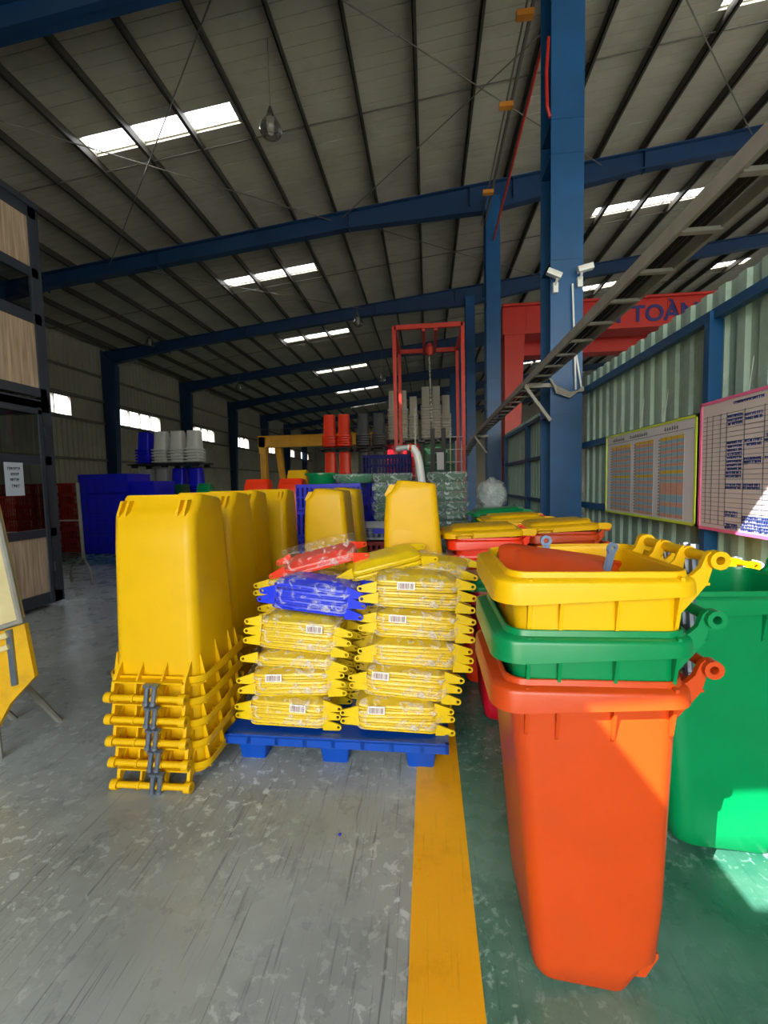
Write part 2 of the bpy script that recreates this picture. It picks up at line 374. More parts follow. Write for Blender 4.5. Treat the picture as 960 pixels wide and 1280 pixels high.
# corrugation sheets
def corr(y0, y1, x, z0, z1, pitch, depth, sgn=1):
    mb = MB(); pts = []; yy = y0
    while yy < y1 - 1e-6:
        for t, d in ((0, 0), (.42, 0), (.52, 1), (.9, 1)):
            if yy + t * pitch <= y1: pts.append((x - sgn * d * depth, yy + t * pitch))
        yy += pitch
    pts.append((x, y1)); n = len(pts)
    vs = [(p[0], p[1], z0) for p in pts] + [(p[0], p[1], z1) for p in pts]
    mb.add(vs, [(i, i + 1, n + i + 1, n + i) for i in range(n - 1)]); return mb
for z0, z1 in ((0, 4.5), (5.45, 7.9)):
    yy = 6.0
    while yy < 52: corr(yy, yy + 1.5, XL + .06, z0, z1, .25, .04, -1).build('wall_sheet', WALLD, wl); yy += 1.5
for z in (2.9, 4.5, 5.45, 6.5): mb = MB().box(XL + .06, XL + .16, 6, 52, z - .05, z + .05).build('girt', PURL, wl)
for i, (a, b) in enumerate(wins):
    wn = struct('window_%d' % (i + 1), label='bright horizontal strip window high on the corrugated wall'); n_ = 4
    fr = MB(); fr.box(XL - .06, XL + .1, a, b, 4.55, 4.6); fr.box(XL - .06, XL + .1, a, b, 5.35, 5.4)
    fr.build('window_frame', PURL, wn)
    for j in range(n_ + 1):
        yy = a + (b - a) * j / n_; MB().box(XL - .05, XL + .08, yy - .02, yy + .02, 4.55, 5.4).build('mullion', PURL, wn)
    for j in range(n_):
        y0 = a + (b - a) * j / n_; y1 = a + (b - a) * (j + 1) / n_; MB().add([(XL - .02, y0, 4.6), (XL - .02, y1, 4.6), (XL - .02, y1, 5.35), (XL - .02, y0, 5.35)], [(0, 1, 2, 3)]).build('pane', WGL, wn)
# far end, right end, front wall
S(MB().box(XL, XR, YF, YF + .1, 0, 11).build('wall_back', WALLD))
S(MB().box(XR, XR + .1, YB, YF, 5.6, 9).box(XR, XR + .1, YB, YF, 0, .6).build('wall_far_right', WALLD))  # unseen side left open between bands to let fill light into the hall
fw = MB(); fw.box(XL, XR, YB - .1, YB, 6.6, 11); fw.box(XL, -4.5, YB - .1, YB, 0, 6.6)  # unseen front wall: left part closed to darken that side, lintel cuts sun
S(fw.build('wall_front', WALLD))
# right partition
wr = struct('wall_right', label='pale green corrugated partition with blue rails and posts')
yy = -3.0
while yy < 5.9:
    y1 = min(yy + 1.0, 6.25); corr(yy, y1 + .0, 2.09, .02, 2.95 + .008 * ((int(yy * 10)) % 2), .2, .024).build('wall_sheet', WALLG, wr); yy = y1
for z in (.35, 1.29, 2.05, 2.74): MB().box(1.985, 2.045, -3, 6.0, z - .035, z + .035).build('rail', COLB, wr)
for yp in (-2.4, .45, 3.32): MB().box(1.96, 2.05, yp - .03, yp + .03, 0, 2.76).build('post', COLB, wr)
wr2 = struct('wall_partition', label='pale green corrugated partition continuing behind the wide blue column')
yy = 6.9
while yy < 11.7: corr(yy, yy + 1.0, 2.09, .02, 2.86, .2, .024).build('wall_sheet', WALLG, wr2); yy += 1.0
for z in (.35, 1.25, 2.02, 2.72): MB().box(1.985, 2.045, 6.9, 11.9, z - .03, z + .03).build('rail', COLB, wr2)
for yp in (6.95, 9.0, 11.5): MB().box(1.96, 2.05, yp - .045, yp + .045, 0, 2.75).build('post', COLB if yp > 7 else GALV, wr2)
# roof bracing cables
def cable(p0, p1, r=.012, name='bracing_cable'): return S(MB().pipe([p0, p1], r, 5).build(name, PURL))
for (x0, x1, y0, y1) in ((-9, -2.5, 6, 12), (-2.5, -9, 6, 12), (-2.2, 4.5, 6, 12), (4.5, -2.2, 6, 12), (2.3, 8, 6, 12), (-9, -2.5, 12, 18), (-2.2, 4.5, 12, 18)):
    cable((x0, y0, zroof(x0) - .32), (x1, y1, zroof(x1) - .32))

# ================================================================== FIXED EQUIPMENT
# cable tray
ct = thing('cable_tray', 'grey steel ladder cable tray running along the middle columns', 'cable tray')
zt = 2.87
def traypt(x, yy): return (x + (0 if yy < 12 else (yy - 12) * .0), yy, zt - (0 if yy < 11 else .012 * (yy - 11) ** 2))
for x in (1.27, 1.46):
    vs_ = (.5, 3, 6, 8, 10, 11, 12, 13, 14, 15, 16); MB().loft([[(x + a, v, traypt(x, v)[2] + b) for a, b in ((-.012, -.035), (.012, -.035), (.012, .045), (-.012, .045))] for v in vs_]).build('side_rail', GALV, ct)
yy = .7
while yy < 15.5:
    p = Vector(traypt(1.27, yy)) - Vector((0, 0, .035)); q = Vector(traypt(1.46, yy)) - Vector((0, 0, .035)); MB().bar(p, q, .035, .02).build('rung', GALV, ct); yy += .42
for k in range(5):
    x = 1.31 + k * .04; MB().pipe([(x + rnd.uniform(-.01, .01), v, traypt(x, v)[2] + .02 + rnd.uniform(0, .02)) for v in (.5, 2, 4, 6, 8, 10, 12, 14, 16)], .014, 5).build('cable', DRK, ct)
for yy in (5.75, 11.75): MB().bar((1.25, yy, zt - .06), (1.6, yy, zt - .06), .05, .05).bar((1.25, yy, zt - .06), (1.56, yy, zt - .5), .04, .04).build('bracket', GALV, ct)
# loose cable bundle draped on the column
cb = MB()
for k in range(4):
    cb.pipe([(1.5 + .02 * k, 5.68, 2.92 - .02 * k), (1.62, 5.69, 2.78 - .025 * k), (1.78, 5.69, 2.7 - .02 * k), (1.95, 5.7, 2.72 + .015 * k)], .012, 5)
tag(cb.build('cable_bundle', GALV), 'tangled grey cables draped across the wide blue column', 'cables')
# conduits
for i, x in enumerate((1.86, 1.93)):
    tag(MB().pipe([(x, 5.72, 2.74), (x - .05 - .03 * i, 5.71, 4.02 - .8 * i)], .012, 8).build('conduit_pipe', WHT), ('long white conduit rising to the security camera', 'short slanted white conduit beside the long one')[i], 'pipe', 'white conduits on the column')
cr = thing('crane_conductor_rail', 'dark conductor rail with orange insulators hung high along the columns', 'rail')
MB().box(1.56, 1.6, 3, 12, 8.28, 8.36).build('rail', PURL, cr); MB().box(1.48, 1.5, 3, 12, 8.3, 8.34).build('rail', PURL, cr)
for yy in (6.8, 8.3, 10.6): MB().box(1.36, 1.6, yy - .05, yy + .05, 8.2, 8.28).build('insulator', mat('insulator_orange', (190, 120, 40), .5), cr)
tag(MB().pipe([(1.72, 6.6, 7.8), (1.78, 12.5, 7.8)], .025, 8).build('red_pipe', FRED), 'thin red pipe hung high beside the middle columns', 'pipe')
tag(MB().pipe([(1.52, 5.72, 6.9), (1.49, 5.7, 6.5), (1.5, 5.7, 6.1), (1.54, 5.72, 6.0)], .02, 6).build('red_rope', REDP), 'red rope loop hanging on the wide blue column', 'rope')
# security cameras
def cctv(x, z, dirx, label):
    t = thing('security_camera', label, 'camera', (x, 5.72, z), (0, 0, 0))
    MB().box(-.03, .03, -.02, .03, -.12, .0).build('mount', WHT, t)
    MB().pipe([(0, -.01, -.03), (0, -.07, .02)], .015, 8).build('arm', WHT, t)
    M = Matrix.Translation((0, -.07, .06)) @ Matrix.Rotation(radians(-12), 4, 'Y') if dirx > 0 else Matrix.Translation((0, -.07, .06)) @ Matrix.Rotation(radians(25), 4, 'Y') @ Matrix.Rotation(pi, 4, 'Z')
    MB().prism([(-.035, -.03), (.035, -.03), (.04, .0), (.035, .035), (-.035, .035), (-.04, 0)], 'x', -.05, .13, M).build('housing', WHT, t)
    MB().pipe([(.12, 0, 0), (.135, 0, 0)], .025, 10, M=M).build('lens', DRK, t); return t
cctv(1.61, 4.05, -1, 'white security camera pointing toward the workshop side of the blue column')
cctv(1.9, 4.1, 1, 'white security camera pointing over the green partition from the blue column')
# red crane with lettering
cg = thing('gantry_crane', 'red gantry crane with navy lettering behind the green partition', 'crane', (0, 13, 0))
MB().box(2.15, 30, -.3, .3, 5.72, 6.46).box(2.15, 30, -.4, .4, 6.44, 6.5).box(2.15, 30, -.36, .36, 5.68, 5.74).build('girder', REDP, cg)
MB().box(2.15, 30, .8, 1.3, 5.4, 5.9).build('rear_girder', REDP, cg)
MB().loft([[(2.2, -.3, 0), (2.5, -.3, 0), (2.5, .3, 0), (2.2, .3, 0)], [(2.2, -.32, 5.7), (2.75, -.32, 5.7), (2.75, .32, 5.7), (2.2, .32, 5.7)]]).build('leg', REDP, cg)
MB().box(2.0 + .1, 2.9, -.6, .6, 0, .25).build('end_truck', REDP, cg)
for x in (2.8, 3.7, 5.1, 6.5, 7.9): MB().box(x - .01, x + .01, -.31, -.3, 5.72, 6.46).build('stiffener', REDP, cg)
def text(body, size, m, parent, loc, rot, ext=.004, name='lettering', align='LEFT'):
    c = bpy.data.curves.new(name, 'FONT'); c.body = body; c.size = size; c.extrude = ext; c.align_x = align; c.materials.append(m); c.offset = .022 * size
    tmp = bpy.data.objects.new(name, c); me = bpy.data.meshes.new_from_object(tmp); bpy.data.objects.remove(tmp)
    if not me.materials: me.materials.append(m)
    o = put(name, me, parent, loc, rot); return o
NL = mat('navy_lettering', (22, 22, 96), .5)
text('AN', .6, NL, cg, (4.45, -.315, 5.85), (pi / 2, 0, 0)); text('TOÀN', .6, NL, cg, (5.55, -.315, 5.85), (pi / 2, 0, 0))
# red hoist frame
hf = thing('hoist_frame', 'tall narrow red steel hoist frame with hanging chain', 'hoist', (0, 11, 0))
for x in (-.78, .9):
    for yy in (0, 2.0): MB().box(x - .045, x + .045, yy - .045, yy + .045, 0, 5.5).build('upright', FRED, hf)
    MB().box(x - .045, x + .045, 0, 2, 5.41, 5.5).build('side_beam', FRED, hf)
for yy in (0, 2.0): MB().box(-.78, .9, yy - .045, yy + .045, 5.41, 5.52).build('cross_beam', FRED, hf)
for x in (-.05, .25): MB().box(x - .04, x + .04, 0, 2, 5.36, 5.41).build('trolley_rail', FRED, hf)
MB().pipe([(.1, 1.0, 5.36), (.1, 1.0, 5.25), (.1, 1, 5.05)], [.05, .09, .07], 8).build('hoist_block', FRED, hf)
ch = MB(); z = 5.05; i = 0
while z > 3.3:
    ch.box(.09 - .018 + .03 * (5.05 - z) / 1.5, .09 + .018 + .03 * (5.05 - z) / 1.5, .995, 1.005, z - .07, z) if i % 2 else ch.box(.085 + .03 * (5.05 - z) / 1.5, .095 + .03 * (5.05 - z) / 1.5, .982, 1.018, z - .07, z)
    z -= .055; i += 1
ch.build('chain', GALV, hf)
for x in (-.3,): MB().box(x - .02, x + .02, -.02, .02, 0, 3.4).build('guide_post', GALV, hf)
# wire rack inside the frame
wk = thing('wire_rack', 'grey wire mesh cage standing at the red hoist frame', 'rack', (0, 10.6, 0))
for x in (.42, .55, .68, .81): MB().bar((x, 0, 0), (x, 0, 2.9 - (.3 if x > .6 else 0)), .02, .02).build('upright_wire', GALV, wk)
for z in (.6, .9, 1.2, 1.5, 1.8, 2.1, 2.4, 2.7): MB().bar((.0, 0, z), (.85, 0, z), .018, .018).build('cross_wire', GALV, wk)
# stacker mast
st = thing('stacker_truck', 'black pallet stacker mast standing before wrapped green bins', 'stacker', (.27, 10.1, 0))
for x in (-.15, .1): MB().box(x - .05, x + .05, -.06, .06, 0, 2.85).build('mast_rail', DRK, st)
MB().box(-.2, .15, -.05, .05, 2.3, 2.4).box(-.2, .15, -.05, .05, 1.2, 1.3).build('cross_member', DRK, st)
MB().box(-.22, .2, -.3, -.06, .1, 1.1).build('body', DRK, st); MB().box(-.06, .1, -.08, -.06, 1.9, 2.3).build('data_plate', GRY, st)
# white gooseneck
gn = thing('gooseneck_post', 'white bent gooseneck post behind the yellow bins', 'post', (0, 5.3, 0))
MB().pipe([(.0, 0, 0), (-.06, 0, 1.5), (-.1, 0, 1.85), (-.13, 0, 1.97), (-.17, 0, 2.04), (-.24, 0, 2.05)], [.05, .05, .05, .05, .045, .04], 10).build('post', WHT, gn, 40)
MB().pipe([(-.24, 0, 2.05), (-.38, 0, 2.035)], .035, 10).build('nozzle', GRY, gn, 40); MB().pipe([(-.19, 0, 2.052), (-.22, 0, 2.053)], .048, 10).build('collar', ORA, gn, 40)
# yellow gantry
yg = thing('gantry_crane', 'yellow gantry crane far down the hall by the windows', 'crane', (0, 26, 0))
MB().box(-10.3, -3, -.3, .3, 3.98, 4.6).box(-10.3, -3, -.38, .38, 4.58, 4.66).build('girder', GANT, yg)
for x in (-10.25,):
    MB().box(x, x + .4, -.3, .3, 3.6, 4.62).build('end_plate', GANT, yg)
    MB().loft([[(x, -.2, 0), (x + .35, -.2, 0), (x + .35, .2, 0), (x, .2, 0)], [(x + .02, -.2, 3.7), (x + .38, -.2, 3.7), (x + .38, .2, 3.7), (x + .02, .2, 3.7)]]).build('leg', GANT, yg)
    MB().loft([[(x + 1.2, .5, 0), (x + 1.5, .5, 0), (x + 1.5, .8, 0), (x + 1.2, .8, 0)], [(x + .8, .3, 4), (x + 1.15, .3, 4), (x + 1.15, .6, 4), (x + .8, .6, 4)]]).build('leg', GANT, yg)
for k in range(5): MB().box(-9.6 + k * 1.2, -9.45 + k * 1.2, -.34, -.3, 4.3, 4.58).build('bracket', GANT, yg)
for k in range(6): MB().bar((-10.2 + k * 1.3, 0, 4.66), (-10.2 + k * 1.3, 0, 5.1), .03, .03).build('railing_post', PURL, yg)
MB().bar((-10.2, 0, 5.1), (-3, 0, 5.1), .03, .03).build('railing', PURL, yg)
# pendant lamps
def lamp(x, yy, z, label):
    t = thing('pendant_lamp', label, 'lamp', (x, yy, z)); ztop = zroof(x) + .06 - z
    MB().pipe([(0, 0, .36), (0, 0, ztop)], .008, 5).build('cord', PURL, t)
    MB().pipe([(0, 0, .38), (0, 0, .3), (0, 0, .22)], [.02, .05, .07], 12).build('cap', mat('lamp_cap', (60, 58, 54), .5), t, 40)
    MB().loft([[(r * cos(2 * pi * k / 20), r * sin(2 * pi * k / 20), h) for k in range(20)] for r, h in ((.08, .22), (.15, .1), (.19, .0), (.17, -.06), (.1, -.11))], False, False).build('shade', glass('lamp_shade', (.55, .55, .53), .75), t, 60)
    MB().pipe([(0, 0, .2), (0, 0, 0), (0, 0, -.05)], [.06, .06, .045], 12).build('bulb', mat('lamp_bulb', (225, 215, 205), .3), t, 40)
lamp(-2.55, 7.5, 7.62, 'clear globe pendant lamp on cord next to the largest skylight')
for x, yy, z, wh in ((-2.3, 15, 7.1, 'above the orange bins before the third rafter'), (-11.2, 17, 7.5, 'close to the first blue wall column'), (-2.2, 22, 6.85, 'beside the red hoist frame'), (-9.7, 22, 6.75, 'above the yellow gantry crane')):
    lamp(x, yy, z, 'small pendant lamp on a cord ' + wh)

# ================================================================== CABIN
cb = thing('office_cabin', 'two storey site cabin of dark grey frame, wood panels and glass', 'cabin', (-5.25, 0, 0))
ZT = 5.42
fr = MB()
def fbox(y0, y1, z0, z1, x0=-.06, x1=0.0): fr.box(x0, x1, y0, y1, z0, z1)
for yp in (2.2, 3.78, 5.56): fbox(yp - .06, yp + .09, .06, ZT)
for z0, z1 in ((5.28, ZT), (4.5, 4.62), (3.88, 4.02), (2.9, 3.02), (2.72, 2.84), (1.98, 2.1), (.99, 1.1), (.06, .22)): fbox(2.2, 5.6, z0, z1)
fr.build('frame', FRAMEM, cb)
# end wall (towards the hall) and back
e = MB(); e.box(-3.2, 0, 5.5, 5.62, .06, .2); e.box(-3.2, 0, 5.5, 5.62, ZT - .14, ZT); e.box(-3.2, -3.08, 5.5, 5.62, .06, ZT); e.box(-3.2, 0, 5.5, 5.62, 2.7, 2.9); e.box(-1.6, -1.5, 5.5, 5.62, .06, ZT); e.build('end_frame', FRAMEM, cb)
for z0, z1 in ((.2, 1.05), (2.9, 4.0)): MB().box(-3.1, -.05, 5.53, 5.57, z0, z1).build('wood_panel', WOOD, cb)
for z0, z1 in ((1.05, 2.72), (4.0, ZT - .1)): MB().add([(-3.1, 5.55, z0), (-.05, 5.55, z0), (-.05, 5.55, z1), (-3.1, 5.55, z1)], [(0, 1, 2, 3)]).build('end_pane', GLS, cb)
MB().box(-3.2, -3.1, 2.1, 5.6, .06, ZT).build('back_wall', WOOD, cb); MB().box(-3.25, .03, 2.1, 5.65, ZT, ZT + .06).build('roof', FRAMEM, cb); MB().box(-3.2, 0, 2.1, 5.6, 2.74, 2.86).build('upper_floor', FRAMEM, cb); MB().box(-3.2, 0, 2.1, 2.16, .06, ZT).build('wall', WOOD, cb)
for (a, b) in ((2.25, 3.74), (3.85, 5.52)):
    for z0, z1 in ((.2, 1.0), (3.0, 3.9), (4.6, 5.3)):
        n_ = 2 if b > 4 else 2
        for j in range(n_): MB().box(-.045, -.02, a + (b - a) * j / n_ + .004, a + (b - a) * (j + 1) / n_ - .004, z0, z1).build('wood_panel', WOOD, cb)
    for z0, z1 in ((1.08, 2.0), (2.08, 2.74), (4.0, 4.52)): MB().add([(-.03, a, z0), (-.03, b, z0), (-.03, b, z1), (-.03, a, z1)], [(0, 1, 2, 3)]).build('pane', GLS, cb)
d_ = MB(); d_.box(.0, .02, 5.42, 5.47, .1, 2.75); d_.box(0, .02, 3.9, 5.47, 2.66, 2.72); d_.build('door_frame', FRAMEM, cb)
MB().box(.0, .03, 5.5, 5.56, 2.38, 2.5).build('hinge', FRAMEM, cb); MB().box(0, .03, 5.5, 5.56, .5, .62).build('hinge', FRAMEM, cb)
# paper notice
PAPER = mat('paper', (196, 206, 222), .7, .03); INK = mat('ink', (30, 34, 48), .7, .1)
pn = thing('paper_notice', 'white paper notice taped to the cabin glass', 'notice', (-5.2, 4.98, 1.78), (0, 0, 0))
MB().box(-.003, 0, -.125, .125, -.21, .21).build('sheet', PAPER, pn)
for z, ln in ((.13, (-.085, .085)), (.06, (-.045, .045)), (-.01, (-.06, .06)), (-.09, (-.04, .05))):
    mk = MB(); yy = ln[0]
    while yy < ln[1]:
        wd = rnd.uniform(.010, .018); h = rnd.uniform(.03, .042); mk.box(0, .001, yy, yy + .005, z - .018, z - .018 + h); mk.box(0, .001, yy, yy + wd, z + rnd.uniform(-.01, .015), z + rnd.uniform(.018, .022)); yy += wd + .007
    mk.build('print_line', INK, pn)

# ================================================================== NOTICE BOARDS
def board(name, label, y0, y1, z0, z1, rim, paper):
    t = thing(name, label, 'board', (1.945, 0, 0))
    MB().box(0, .02, y0, y1, z0, z1).build('backing', paper, t)
    for a in ((y0, y1, z0, z0 + .02), (y0, y1, z1 - .02, z1)): MB().box(-.006, .02, *a).build('border', rim, t)
    for a in ((y0, y0 + .02, z0, z1), (y1 - .02, y1, z0, z1)): MB().box(-.006, .02, *a).build('border', rim, t)
    return t
LIME = mat('lime_border', (205, 228, 70), .4, .04); PINK = mat('pink_border', (240, 110, 160), .4, .04)
BPAP = mat('board_paper', (205, 206, 214), .55, .04, 3); BPAP2 = mat('board_paper_warm', (214, 205, 206), .55, .04, 3)
COR = mat('row_salmon', (206, 156, 138), .6, .1, 60); SKB = mat('row_blue', (138, 180, 204), .6, .1, 60); GLD = mat('row_gold', (214, 176, 52), .6, .06, 60); LINE = mat('grid_line', (80, 84, 100), .7)
b1 = board('schedule_board', 'lime bordered schedule board with striped coloured tables', 3.37, 4.98, 1.255, 2.07, LIME, BPAP)
cols = ((4.82, 4.40), (4.30, 3.98), (3.86, 3.53))
for ci, (ya, yb) in enumerate(cols):
    rows = [('g', 1)] + [('b' if i % 2 else 's', 1) for i in range(11 - 1)] + [('g', 1)] + [('b' if i % 2 == 0 else 's', 1) for i in range(12)]
    if ci == 2: rows = [('g', 1.2)] + [('b' if i % 2 == 0 else 's', 1) for i in range(8)] + [('b', 1.2), ('g', 1.1), ('b', .9), ('s', .9), ('b', .9), ('s', 3.8), ('b', 2.3), ('s', 1.4), ('b', 2.2), ('s', 1.2)]
    tot = sum(r[1] for r in rows); z = 1.945; hh = (1.945 - 1.29) / tot
    for kx, hgt in rows:
        MB().box(-.0035, 0, yb, ya, z - hh * hgt + .002, z).build('table_row', {'g': GLD, 'b': SKB, 's': COR}[kx], b1); z -= hh * hgt
    ln = MB(); 
    for q in range(5): yq = yb + (ya - yb) * q / 4; ln.box(-.0045, -.003, yq - .0015, yq + .0015, 1.29, 1.945)
    nd = 24
    for q in range(nd): ln.box(-.002, 0, ya + .02, ya + .035, 1.3 + q * .027, 1.31 + q * .027)
    ln.build('table_lines', LINE, b1)
MB().box(-.002, 0, 3.42, 4.93, 1.975, 1.979).build('header_rule', LINE, b1)
for (ya, yb) in ((4.8, 4.55), (4.42, 4.1), (3.8, 3.62)):
    hd = MB(); yy = yb
    while yy < ya: hd.box(-.002, 0, yy, yy + .012, 1.993, 1.993 + rnd.uniform(.022, .032)); hd.box(-.002, 0, yy, yy + .022, 2.0, 2.006); yy += .034
    hd.build('header_print', LINE, b1)
b2 = board('schedule_board', 'pink bordered white planning board with handwritten grid', 1.6, 3.335, 1.245, 2.13, PINK, BPAP2)
gl_ = MB()
for q in range(25): gl_.box(-.0025, 0, 1.64, 3.3, 1.29 + q * .0305, 1.2925 + q * .0305)
for yv in (3.26, 3.2, 3.12, 3.06, 2.9, 2.74, 2.6, 2.45, 2.3, 2.15, 2.0): gl_.box(-.0025, 0, yv - .0015, yv + .0015, 1.29, 2.03)
gl_.build('grid_lines', LINE, b2)
PEN = mat('pen_blue', (60, 80, 150), .7, .2)
hw = MB()
def scribble(ya, yb, z):
    yy = yb
    while yy < ya:
        l = rnd.uniform(.006, .016); hw.box(-.0028, 0, yy, yy + .0035, z - .008, z + .010); hw.box(-.0028, 0, yy, yy + l, z + rnd.uniform(-.006, .006), z + rnd.uniform(.007, .010)); yy += l + .004
for (ya, yb, zz) in ((3.05, 2.92, (2.0, 1.975, 1.95)), (2.89, 2.76, (1.99, 1.965)), (3.05, 2.92, tuple(1.83 - .024 * i for i in range(10))), (2.89, 2.76, (1.83, 1.806, 1.72, 1.7)), (2.73, 2.62, (1.85, 1.82, 1.72)), (3.05, 2.92, (1.56, 1.54)), (2.89, 2.76, (1.56, 1.54)), (3.05, 2.94, (1.38, 1.36, 1.3, 1.28)), (2.9, 2.6, (1.36, 1.34, 1.32, 1.3, 1.28)), (3.0, 2.75, (2.08,))):
    for z in zz: scribble(ya, yb, z)
hw.build('handwriting', PEN, b2)['kind'] = 'stuff'
for i, (b_, yv) in enumerate(((b1, 4.7), (b1, 4.25), (b1, 3.85), (b2, 2.9))):
    MB().pipe([(.01, yv, 2.06), (.06, yv + .03, 2.35)], .002, 4).build('hanging_string', WHT, b_)

# ================================================================== WHEELED BINS
def bring(xf, xb, wh, r, z, k=4): return rr(xf, xb, -wh, wh, r, z, k)
def bin_meshes(tagname, k=5, detail=True):
    """returns dict of colour-less meshes; handle towards +x, base at z=0, rim top at z=1.06"""
    B = MB(); T = .003
    outer = [(-.14, .135, .218, .05, 0), (-.156, .14, .23, .055, .012), (-.16, .185, .2325, .055, .085), (-.162, .222, .234, .055, .112), (-.176, .238, .236, .055, .3), (-.2, .247, .2395, .055, .6), (-.234, .262, .2455, .06, .985), (-.241, .264, .247, .06, 1.035)]
    rings = [[(p[0], p[1], p[2] + (.03 * (1 - sstep(-.19, .1, p[0])) if e < .05 else 0)) for p in bring(a, b, c, d, e, k)] for a, b, c, d, e in outer]
    rings += [bring(-.241 + T, .264 - T, .247 - T, .058, 1.035, k)] + [bring(a + T, b - T, c - T, d - .001, e, k) for a, b, c, d, e in reversed(outer[4:7])] + [bring(-.155, .18, .21, .05, .13, k), bring(-.14, .13, .205, .05, .045, k)]
    B.loft(rings)
    if detail:  # axle lugs and foot ridge at the wheel recess
        for s in (-1, 1):
            for yy in (.15, .19): B.prism([(.13, .03), (.19, .03), (.228, .1), (.228, .115), (.16, .115)], 'y', s * yy - .007, s * yy + .007)
    d = {'body': B.mesh(tagname + '_body', YEL, 50)}
    Rm = MB()
    def rring(ofs_f, ofs_b, ofs_s, r, z, drop=0):
        pts = rr(-.241 - ofs_f * .98, .264 + ofs_b, -.247 - ofs_s, .247 + ofs_s, r, z, k)
        if drop:
            pts = [(p[0], p[1], p[2] - drop * (1 - sstep(-.2, -.05, p[0]))) for p in pts]
        return pts
    prof = [(0, 0, 0, .06, .985, 0), (0, 0, 0, .06, 1.04, 0), (.003, .002, .002, .062, 1.046, 0), (.008, .006, .006, .063, 1.044, 0), (.012, .008, .009, .065, 1.028, 0), (.046, .018, .031, .078, 1.022, 0), (.05, .022, .0345, .08, 1.017, 0), (.052, .024, .036, .08, 1.01, 0), (.054, .026, .038, .082, .978, .026), (.049, .021, .033, .078, .978, .026), (.046, .018, .03, .076, 1.01, 0), (.001, .001, .001, .06, 1.012, 0)]
    Rm.loft([rring(*p) for p in prof], False, False)
    if detail:   # teeth between skirt and body
        for yy in [v * .037 for v in range(-5, 6)]:
            for s in (-1, 1): Rm.box((-.284 if s < 0 else .262), (-.236 if s < 0 else .28), yy - .003, yy + .003, .99, 1.016)
        for xx in [v * .042 - .21 for v in range(0, 11)]:
            for s in (-1, 1): Rm.box(xx - .003, xx + .003, min(s * .247, s * .277), max(s * .247, s * .277), .99, 1.016)
    d['rim'] = Rm.mesh(tagname + '_rim', YEL, 40)
    H = MB(); n = 12 if detail else 6
    # hollow handle bar
    hx, hz = .352, 1.072
    def ring(r, yy): return [(hx + r * cos(2 * pi * i / n), yy, hz + r * sin(2 * pi * i / n)) for i in range(n)]
    H.loft([ring(.0125, -.12), ring(.0125, -.224), ring(.017, -.224), ring(.017, .224), ring(.0125, .224), ring(.0125, .12)], True, True)
    for yy in ((-.2, -.07, .07, .2) if detail else (-.2, .2)):
        big = abs(yy) > .1; t = .009 if big else .005
        poly = [(.25, .9), (.262, 1.018), (.286, 1.026), (.308, 1.048), (.322, 1.085), (hx - .016, hz + .026), (hx - .018, hz), (hx - .012, hz - .026), (.328, 1.0), (.3, .962)]
        H.prism(poly, 'y', yy - t, yy + t)
        if big: y_ = math.copysign(.19, yy); y2 = math.copysign(.226, yy); H.loft([ring(.0135, y_), ring(.028, y_), ring(.028, y2), ring(.0135, y2)], False, False)
        else: H.loft([ring(.017, yy - .006), ring(.022, yy - .006), ring(.022, yy + .006), ring(.017, yy + .006)], False, False)
    if detail: H.box(.264, .34, -.2, .2, .992, 1.0)
    d['handle'] = H.mesh(tagname + '_handle', YEL, 40)
    # ribs
    rb = MB(); rb.prism([(0, 1.012), (.03, 1.012), (.03, .98), (.006, .86), (0, .85)], 'y', -.005, .005); d['rib'] = rb.mesh(tagname + '_rib', YEL)
    pn_ = MB(); pn_.box(-.013, .013, -.018, .018, 0, .014); pn_.pipe([(0, 0, .01), (.012, 0, .095)], .0135, 8); pn_.pipe([(.012, 0, .095), (.015, 0, .112)], .017, 8); d['pin'] = pn_.mesh(tagname + '_pin', STEEL, 40)
    return d
BM = bin_meshes('bin'); BF = bin_meshes('far_bin', 2, False)
def wbin(colr, label, loc, rotz=0, inverted=False, group=None, detail=2, scale=None, pins=True, name='wheeled_bin'):
    """detail 2: all parts; 1: body, rim, handle; 0: low-poly"""
    rot = (pi, 0, rotz) if inverted else (0, 0, rotz)
    t = thing(name, label, 'bin', loc, rot, group, scale); D = BM if detail else BF
    b_o = put('body', D['body'], t, m=colr); b_o.scale = (1, 1, 1) if detail else (.9, .9, 1); put('rim', D['rim'], t, m=colr); put('handle', D['handle'], t, m=colr)
    if detail == 2:
        for s in (-1, 1):
            for x in (-.1, .06): put('rib', D['rib'], t, (x, s * .243, 0), (0, 0, s * pi / 2), m=colr)
            put('rib', D['rib'], t, (-.19, s * .243, .015), (0, 0, s * pi * .5), m=colr)
            put('rib', D['rib'], t, (.225, s * .243, .02), (0, 0, s * pi / 2), m=colr)
        if pins:
            for yy in (-.03, -.07): put('hinge_pin', D['pin'], t, (.374, yy, .985), (radians(-9), radians(-8), 0), m=STEEL)
    return t
ZR = 1.1   # height of an inverted bin resting on its handle and rim
def inv_stack(colr, x, yy, rotz, n, where, group, detail=1, nest=.121, z0=0, scale=None, h=ZR, cname='yellow', base=None):
    sz = scale[2] if scale else 1
    for i in range(n):
        jx, jy, jr = (rnd.uniform(-.004, .004), rnd.uniform(-.004, .004), rnd.uniform(-.008, .008)) if detail else (0, 0, rnd.uniform(-.02, .02))
        wbin(colr, '%s inverted bin, %s, %s' % (cname, order(i, n), where), (x + jx, yy + jy, z0 + h * sz + i * nest), rotz + jr, True, group, detail, scale)
